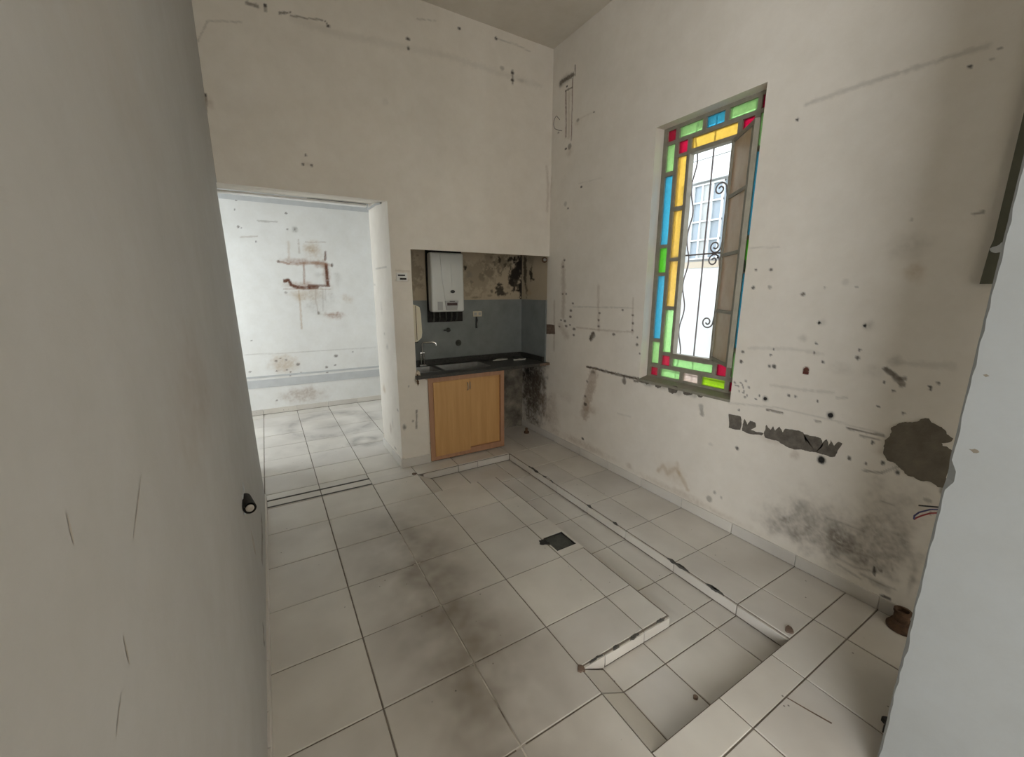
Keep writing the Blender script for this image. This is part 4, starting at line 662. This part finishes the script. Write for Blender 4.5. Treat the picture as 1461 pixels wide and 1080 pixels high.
# ---------------------------------------------------------------- house across the alley
hb = empty('neighbour_house', (5.6, 3.8, -.3), 'pale house with a white framed window across the alley', 'building')
EX = 5.545
mb = MB(); mb.box(EX, EX+.3, -1, 9, -.3, 1.93); mb.build('wall', MAT['ext_white'], hb)
mb = MB(); mb.box(EX-.01, EX+.3, -1, 9, 1.93, 2.02); mb.build('string_course', MAT['ext_cream'], hb)
mb = MB(); mb.box(EX+.005, EX+.3, -1, 9, 2.02, 3.11); mb.build('wall', MAT['ext_grey'], hb)
for i, z in enumerate((3.11, 3.40, 3.58)):
    mb = MB(); mb.box(EX-.06-.012*i, EX+.3, -1, 9, z, [3.395, 3.575, 5.2][i]); mb.build('cornice', MAT['ext_white'], hb)
for yo in (0, -1.5, 1.6):
    w = empty('window', (EX, 3.88+yo, 2.03), parent=hb)
    mb = MB(); mb.box(EX-.002, EX+.02, 3.62+yo, 4.14+yo, 2.06, 3.07); mb.build('pane', MAT['ext_pane'], w)
    for (y0, y1) in ((3.64, 3.665), (3.80, 3.82), (3.955, 3.975), (4.095, 4.12), (3.82, 3.955)):
        mb = MB(); mb.box(EX-(.03 if y1-y0 < .1 else .01), EX, y0+yo, y1+yo, 2.05, 3.08); mb.build('frame', MAT['ext_white'] if y1-y0 < .1 else MAT['ext_grey'], w)
    for z in (2.05, 2.31, 2.565, 2.825, 3.06):
        mb = MB(); mb.box(EX-.028, EX, 3.64+yo, 4.12+yo, z, z+.02); mb.build('glazing_bar', MAT['ext_white'], w)
mb = MB(); mb.box(2.85, 9, -3, 9, -.4, -.3); tag(mb.build('alley_paving', MAT['ext_ground']), kind='structure')

# ---------------------------------------------------------------- sink unit in the niche
cab = empty('sink_cabinet', (1.6, 3.6, 0), 'beech sink cabinet with two sliding doors under the black worktop', 'cabinet')
cx0, cx1, cy, cz0, cz1 = 1.206, 2.002, 3.505, .012, .82
mb = MB(); mb.box(cx0, cx0+.046, cy, cy+.04, cz0, cz1); mb.box(cx1-.042, cx1, cy, cy+.04, cz0, cz1); mb.box(cx0+.046, cx1-.042, cy, cy+.04, cz1-.044, cz1); mb.box(cx0+.046, cx1-.042, cy, cy+.04, cz0, cz0+.058)
mb.build('face_frame', MAT['doorframe'], cab)
mb = MB(); mb.box(cx1-.02, cx1, cy+.04, NYB-.02, cz0, cz1); mb.box(cx0, cx0+.018, cy+.04, NYB-.02, cz0, cz1); mb.box(cx0+.018, cx1-.02, cy+.05, NYB-.02, cz0, cz0+.02); mb.build('carcass', MAT['doorframe'], cab)
mb = MB(); mb.box(1.250, 1.613, cy-.010, cy+.006, .052, .776); d1 = mb.build('door', MAT['door'], cab, bevel=.002, seg=1)
mb = MB(); mb.box(1.595, 1.962, cy+.026, cy+.040, .060, .780); d2 = mb.build('door', MAT['door'], cab, bevel=.002, seg=1)
for d, x, yy in ((d1, 1.590, cy-.010), (d2, 1.628, cy+.026)):
    mb = MB(); mb.tube([(x, yy+.002, .738), (x, yy-.016, .732), (x, yy-.018, .70), (x, yy-.016, .672), (x, yy+.002, .666)], .0045, 6); mb.build('handle', MAT['steel'], d, smooth=True)
wt = empty('worktop', (1.8, 3.75, .82), 'black granite worktop with two sinks let into it, in the wall niche', 'worktop')
mb = MB(); b1 = (1.150, 1.365, 3.63, 3.90); b2 = (1.425, 1.90, 3.63, 3.90); X0, X1, Y0, Y1 = NX0-.012, 2.50, 3.478, NYB-.006
for q in ((X0+.0, X1, Y0, b1[2]), (X0, X1, b1[3], Y1), (X0, b1[0], b1[2], b1[3]), (b1[1], b2[0], b1[2], b1[3]), (b2[1], X1, b1[2], b1[3]), (X1, NX1-.004, YB+.0, Y1)): mb.box(*q, .822, .852)
mb.build('slab', MAT['granite'], wt)
mb = MB(); mb.box(X0+.02, NX1-.008, NYB-.026, NYB-.007, .852, .905); mb.box(NX1-.026, NX1-.007, YB+.03, NYB-.026, .852, .905); mb.build('upstand', MAT['granite'], wt)
mb = MB(); mb.box(2.42, 2.548, 3.474, 3.53, .824, .850); mb.build('slab_end', MAT['cement_brown'], wt)
for q in (b1, b2):
    mb = MB(); x0, x1, y0, y1 = q; zb = .70
    mb.quad((x0+.02, y0+.02, zb), (x1-.02, y0+.02, zb), (x1-.02, y1-.02, zb), (x0+.02, y1-.02, zb))
    for a, b in (((x0, y0), (x1, y0)), ((x1, y0), (x1, y1)), ((x1, y1), (x0, y1)), ((x0, y1), (x0, y0))):
        m_ = lambda p: (p[0]+(.02 if p[0] == x0 else -.02), p[1]+(.02 if p[1] == y0 else -.02), zb)
        mb.quad((*a, .852), (*b, .852), m_(b), m_(a))
    for w in ((x0-.012, x1+.012, y0-.012, y0), (x0-.012, x1+.012, y1, y1+.012), (x0-.012, x0, y0, y1), (x1, x1+.012, y0, y1)): mb.box(*w, .8515, .8545)
    s_ = mb.build('sink_basin', MAT['steel'], wt)
    mb = MB(); mb.lathe(((x0+x1)/2, (y0+y1)/2, zb), (0, 0, 1), [(.03, 0), (.03, .004), (.02, .005), (.0, .003)], 14); mb.build('strainer', MAT['near_black'], s_)
fa = empty('kitchen_faucet', (1.31, 3.945, .852), 'thin chrome swan tap on the worktop before the grey tiling', 'faucet')
mb = MB(); mb.box(1.275, 1.345, 3.93, 3.965, .852, .868); mb.build('base', MAT['steel'], fa, bevel=.004)
for x in (1.295, 1.325): mb = MB(); mb.tube([(x, 3.947, .865), (x, 3.947, .985)], .009, 8); mb.build('riser', MAT['chrome'], fa, smooth=True)
mb = MB(); mb.tube([(1.31, 3.947, .985), (1.31, 3.945, 1.075), (1.325, 3.94, 1.092), (1.41, 3.90, 1.094), (1.432, 3.89, 1.085), (1.438, 3.888, 1.062)], .008, 8); mb.build('spout', MAT['chrome'], fa, smooth=True)
mb = MB(); mb.box(1.285, 1.335, 3.937, 3.957, .975, .995); mb.build('valve_body', MAT['chrome'], fa, bevel=.004)
# boiler
bo = empty('water_heater', (1.57, 3.9, 1.29), 'white wall-hung gas water heater above the sink in the niche', 'water heater')
x0, x1, y0 = 1.395, 1.738, 3.845
mb = MB(); mb.box(x0, x1, y0, 3.95, 1.392, 1.958); case = mb.build('casing', MAT['white'], bo, bevel=.022, seg=4)
mb = MB(); mb.box(x0+.012, x1-.004, 3.945, NYB-.007, 1.395, 1.955); mb.build('back_plate', MAT['near_black'], bo)  # near-black colour paints in the shade on the heater's grey side
mb = MB(); mb.box(x0+.008, x1+.04, 3.99, NYB-.007, 1.285, 1.99); mb.build('wall_plate', MAT['near_black'], bo)
pts = [(1.49, 1.94), (1.505, 1.70), (1.53, 1.505), (1.675, 1.505), (1.69, 1.70), (1.695, 1.94)]
mb = MB(); mb.prism(pts, 'y', y0-.006, y0+.004); mb.build('front_panel', MAT['white'], case, bevel=.004)
mb = MB(); mb.tube([(1.600, y0-.006, 1.86), (1.603, y0-.010, 1.75), (1.606, y0-.006, 1.63)], [.003, .006, .003], 8); mb.build('ridge', MAT['white'], case, smooth=True)
mb = MB(); mb.prism([(1.527, 1.50), (1.672, 1.50), (1.655, 1.410), (1.540, 1.410)], 'y', y0-.008, y0+.004); mb.build('control_panel', MAT['greyplastic'], case, bevel=.003)
mb = MB(); mb.box(1.548, 1.655, y0-.0105, y0-.006, 1.455, 1.482); mb.build('display', simple('display', (.06, .03, .028), .3, .4, 40), case)
mb = MB(); mb.box(1.575, 1.63, y0-.0105, y0-.006, 1.490, 1.498); mb.build('brand_mark', MAT['black'], case)
mb = MB(); mb.lathe((1.610, y0-.004, 1.598), (0, -1, 0), [(.024, 0), (.024, .006), (.018, .009), (0, .009)], 18); bt = mb.build('badge', MAT['black'], case, smooth=True); bt.scale = (1, 1, .62)
mb = MB(); mb.box(1.452, 1.505, y0-.0022, y0+.002, 1.412, 1.492); mb.build('rating_label', MAT['greyplastic'], case)
for i, x in enumerate((1.44, 1.50, 1.57, 1.63, 1.69)):
    mb = MB(); mb.tube([(x, 3.93, 1.40), (x, 3.93, 1.34), (x+.01, 3.97, 1.30), (x+.01, 4.00, 1.295)], .009, 8); mb.build('pipe', MAT['drain'], bo, smooth=True)
# dispenser on the niche cheek
mb = MB(); mb.prism([(NX0-.002, 1.150), (1.135, 1.150), (1.178, 1.185), (1.186, 1.23), (1.182, 1.40), (1.172, 1.455), (1.135, 1.475), (NX0-.002, 1.482)], 'y', 3.545, 3.80)
ds = empty('paper_dispenser', (1.14, 3.67, 1.15), 'cream plastic dispenser fixed inside the niche beside the pier', 'dispenser')
mb.build('cover', MAT['cream'], ds, bevel=.006)
mb = MB(); mb.box(1.132, 1.136, 3.541, 3.546, 1.17, 1.47); mb.build('seam', MAT['rust'], ds)
mb = MB(); mb.box(1.115, 1.15, 3.57, 3.78, 1.142, 1.152); mb.build('outlet_slot', MAT['near_black'], ds)
# fittings on the grey tiling
so = empty('wall_socket', (1.96, NYB, 1.32), 'beige double socket on the grey niche tiling', 'socket')
mb = MB(); mb.box(1.908, 2.012, NYB-.016, NYB-.005, 1.326, 1.383); mb.build('plate', MAT['cream'], so, bevel=.003)
for x in (1.935, 1.985): mb = MB(); mb.box(x-.014, x+.014, NYB-.0185, NYB-.015, 1.340, 1.370); mb.build('insert', MAT['greyplastic'], so)
mb = MB(); mb.tube([(1.948, NYB-.008, 1.33), (1.95, NYB-.02, 1.29), (1.944, NYB-.018, 1.25), (1.948, NYB-.012, 1.205)], [.006, .012, .008, .012], 8); tag(mb.build('hanging_cable', MAT['black'], smooth=True), 'short black cable hanging below the beige double socket', 'cable')
va = empty('stop_valve', (1.61, NYB, 1.19), 'small dark stop valve with a lever on the grey tiling below the water heater', 'valve')
mb = MB(); mb.lathe((1.622, NYB-.005, 1.197), (0, -1, 0), [(.024, 0), (.024, .006), (.014, .010), (.014, .034), (0, .036)], 14); mb.build('body', MAT['drain'], va, smooth=True)
mb = MB(); mb.tube([(1.622, NYB-.03, 1.197), (1.565, NYB-.034, 1.197)], [.007, .005], 8); mb.build('lever', MAT['drain'], va, smooth=True)
mb = MB(); mb.lathe((1.732, NYB-.005, 1.055), (0, -1, 0), [(.034, 0), (.034, .004), (.022, .006), (.020, .014), (.012, .014), (.012, .004)], 18); tag(mb.build('pipe_rosette', MAT['drain'], smooth=True), 'dark round pipe rosette low on the grey tiling above the sink', 'pipe fitting')
# odds and ends left on the worktop
for i, (x, y, pl, lab) in enumerate(((2.17, 3.90, [(-.10, -.03), (.02, -.045), (.10, -.01), (.09, .03), (-.02, .035)], 'long scrap of white paper lying on the worktop'),
        (2.36, 3.80, [(-.08, -.03), (.05, -.04), (.09, .0), (.03, .035), (-.05, .03)], 'crumpled white scrap lying on the worktop by the window wall'))):
    mb = MB(); mb.prism(rough_poly([(x+a, y+b) for a, b in pl], .12, 2), 'z', .8522, .858); tag(mb.build('paper_scrap', MAT['paper']), lab, 'paper scrap')
mb = MB(); mb.lathe((2.41, 3.93, .8522), (0, 0, 1), [(.045, 0), (.05, .006), (.048, .014), (.0, .010)], 16); tag(mb.build('saucer', MAT['drain'], smooth=True), 'small dark dish at the back corner of the worktop', 'dish')
# under the worktop
dp = empty('waste_pipe', (2.07, 3.93, 0), 'grey waste pipe standing beside the cabinet under the worktop', 'pipe')
mb = MB(); mb.tube([(2.10, 3.95, .02), (2.10, 3.95, .82)], .025, 12); mb.build('pipe', MAT['greyplastic'], dp, smooth=True)
mb = MB(); mb.lathe((2.10, 3.95, 0), (0, 0, 1), [(.05, 0), (.05, .03), (.034, .05), (.034, .07), (.0, .07)], 14); mb.build('collar', MAT['near_black'], dp, smooth=True)
mb = MB(); mb.lathe((2.43, 3.74, 0), (0, 0, 1), [(.03, 0), (.03, .02), (.015, .024), (.015, .06), (.0, .06)], 12); tag(mb.build('capped_pipe', MAT['rust'], smooth=True), 'short capped pipe on the floor under the worktop end', 'pipe')
# metal stub under the lintel end
st = empty('pipe_end', (2.49, 3.55, 1.9), 'rusty pipe end poking out under the niche lintel', 'pipe')
mb = MB(); mb.tube([(2.535, 3.56, 1.905), (2.47, 3.50, 1.905)], .013, 10); mb.build('pipe', MAT['steel'], st, smooth=True)
mb = MB(); mb.lathe((2.50, 3.54, 1.905), (-.7, -.7, 0), [(.028, 0), (.028, .008), (.015, .010), (0, .010)], 14); mb.build('flange', MAT['rust'], st, smooth=True)

# ---------------------------------------------------------------- small fittings on the walls and floor
sw = empty('wall_switch', (1.015, YB, 1.68), 'old white switch plate on the pier between the doorway and the niche', 'switch')
mb = MB(); mb.box(.972, 1.066, YB-.010, YB+.003, 1.675, 1.745); mb.build('plate', MAT['paper'], sw, bevel=.003)
mb = MB(); mb.box(.985, 1.045, YB-.013, YB-.009, 1.718, 1.730); mb.box(1.0, 1.055, YB-.013, YB-.009, 1.688, 1.702); mb.build('rocker', MAT['near_black'], sw)
co = empty('conduit_stub', (-.15, 1.9, .74), 'cut conduit stub sticking out of the left wall near the floor', 'conduit')
c_ = Vector((-.136, 1.82, .745))
mb = MB(); mb.lathe((-.158, 1.93, .742), (.022, -.11, .003), [(.020, 0), (.021, .112), (.0235, .112), (.0235, .09), (.0235, .0)], 18); mb.build('tube', MAT['near_black'], co, smooth=True)
mb = MB(); mb.lathe((-.1365, 1.8215, .745), (.022, -.11, .003), [(.015, 0), (.015, .004), (.010, .008), (0, .006)], 14); mb.build('plug', MAT['scratch'], co, smooth=True)
mb = MB(); mb.prism(rough_poly([(1.86, .70), (1.98, .70), (1.99, .79), (1.87, .785)], .15, 2), 'x', -.176, -.158); mb.build('plaster_plug', MAT['greyband'], co)
ob = empty('olive_board', (XR, .42, 1.63), 'dark olive board on the window wall by the near partition', 'board')
mb = MB(); mb.prism([(.30, 1.63), (.494, 1.63), (.489, 1.77), (.484, 1.80), (.484, 2.75), (.30, 2.75)], 'x', XR-.016, XR+.002); mb.build('panel', MAT['olive'], ob)
mb = MB(); mb.prism(rough_poly([(.488, 1.768), (.46, 1.79), (.42, 1.79), (.42, 1.755), (.47, 1.75)], .2, 2), 'x', XR-.019, XR-.012); mb.build('filler_smear', MAT['greyband'], ob)
mb = MB(); mb.lathe((XR-.010, .449, 1.985), (-1, 0, 0), [(.005, 0), (.005, .0068), (0, .0068)], 10); mb.build('screw_hole', MAT['near_black'], ob)
for nm, pts, mt, lab in (('electric_wire', [(XR-.015, .44, .640), (XR-.05, .475, .632), (XR-.06, .505, .606), (XR-.055, .519, .58), (XR-.05, .519, .562)], 'bluewire', 'dark blue wire curling out of the wall by the near partition'),
        ('electric_wire', [(XR-.01, .44, .622), (XR-.03, .475, .608), (XR-.035, .50, .584), (XR-.035, .516, .564), (XR-.03, .522, .552)], 'red', 'red wire curling out of the wall by the near partition'),
        ('electric_wire', [(XR-.0, .41, .655), (XR-.03, .46, .646), (XR-.03, .518, .626)], 'black', 'straight black wire end out of the wall above the red wire')):
    mb = MB(); mb.tube(pts, .0035, 7); tag(mb.build(nm, MAT[mt], smooth=True), lab, 'wire', 'cut wires by the partition')
pf = empty('floor_pipe', (2.49, .48, 0), 'rusty cut pipe with a crumbling collar at the foot of the window wall', 'pipe')
mb = MB(); mb.lathe((2.492, .475, 0), (0, 0, 1), [(.058, -.004), (.060, .010), (.050, .022), (.046, .034), (.030, .036), (.0, .03)], 20); mb.build('collar', MAT['rust'], pf, smooth=True)
mb = MB(); mb.lathe((2.498, .485, .02), (0, 0, 1), [(.030, 0), (.030, .055), (.034, .058), (.034, .07), (.024, .07), (.022, .05), (0, .05)], 18); mb.build('pipe', MAT['rust'], pf, smooth=True)
mb = MB(); mb.prism(rough_poly([(1.80, .33), (1.85, .35), (1.875, .335), (1.86, .31), (1.81, .30)], .2, 2), 'z', -.001, .02); tag(mb.build('rubble_chip', MAT['black']), 'black chip lying on the floor beside the near partition', 'chip')
dr = empty('floor_drain', (1.495, 1.892, -.03), 'square black floor drain let into the tiled block by the pit', 'drain')
mb = MB()
for q in ((DRX0, DRX1, DRY0-.001, DRY0+.006), (DRX0, DRX1, DRY1-.006, DRY1+.001), (DRX0-.001, DRX0+.006, DRY0, DRY1), (DRX1-.006, DRX1+.001, DRY0, DRY1)): mb.box(*q, -.06, -.006)
mb.box(DRX0, DRX1, DRY0, DRY1, -.065, -.055); mb.build('box', MAT['near_black'], dr)
mb = MB(); mb.box(DRX0+.008, DRX1-.004, DRY0+.008, DRY1-.004, -.020, -.012); mb.build('cover', MAT['drain'], dr, bevel=.002)
mb = MB(); mb.prism(rough_poly([(1.36, 1.925), (1.378, 1.96), (1.42, 1.955), (1.425, 1.90), (1.40, 1.90)], .15, 2), 'z', -.001, .0022); mb.build('broken_edge', MAT['near_black'], dr)
cc = empty('jamb_cable', (.92, 4.0, 2.33), 'pale cable clipped under the doorway lintel along the jamb', 'cable')
mb = MB(); mb.tube([(DX1-.006, 3.70, 2.315), (DX1-.008, 3.9, 2.335), (DX1-.008, 4.18, 2.34)], .008, 8); mb.build('cable', MAT['greyplastic'], cc, smooth=True)
mb = MB(); mb.tube([(2.545, 3.40, 3.155)]+[(2.515-.012*math.sin(t), 3.40+.03*math.sin(t)+.012*t/3, 3.13+.055*math.cos(t)) for t in np.linspace(.2, 3.0, 14)]+[(2.53, 3.39, 3.06), (2.546, 3.36, 3.05)], .0025, 6); tag(mb.build('wire_hook', MAT['iron'], smooth=True), 'thin bent wire sticking out high in the corner', 'wire')
# broken tile edges, a crack and crumbs left on the floor
for k in range(11):
    y = random.uniform(.8, 3.2); w = random.uniform(.012, .05)
    mb = MB(); mb.prism(rough_poly([(PX1-.004, y-w*1.6), (PX1+.006, y-w*.5), (PX1+.010, y+w*.4), (PX1-.004, y+w*1.6)], .12, 3), 'z', -.010, .0012); mb.build('chipped_edge', MAT['strip'], floor)
for x, w in ((1.10, .04), (1.22, .02), (1.34, .03), (1.52, .03)):
    mb = MB(); mb.prism(rough_poly([(x-w, BY0-.004), (x+w, BY0-.004), (x+w*.4, BY0+.007), (x-w*.5, BY0+.006)], .12, 3), 'z', -.010, .0012); mb.build('chipped_edge', MAT['strip'], floor)
mb = MB(); mb.prism([(1.634, .580), (1.640, .578), (1.658, .51), (1.679, .440), (1.672, .440), (1.652, .51)], 'z', -.002, .0014); mb.build('crack', MAT['cement_brown'], floor)
for x, y, z, r, lab in ((1.006, 1.098, 0, .022, 'dark crumb at the near corner of the tiled block'), (.985, 3.338, 0, .022, 'dark crumb at the pit corner by the doorway'),
        (2.005, .748, 0, .026, 'dark crumb at the end of the platform edge'), (1.375, .80, -PD, .014, 'small dark crumb lying on the pit floor')):
    pl = [(x+r*random.uniform(.45, 1.1)*math.cos(a), y+r*random.uniform(.35, 1.0)*math.sin(a)) for a in [2*math.pi*i/8 for i in range(8)]]
    mb = MB(); mb.prism(pl, 'z', z-.001, z+.010); tag(mb.build('plaster_crumb', MAT['cement_brown'], bevel=0), lab, 'debris')
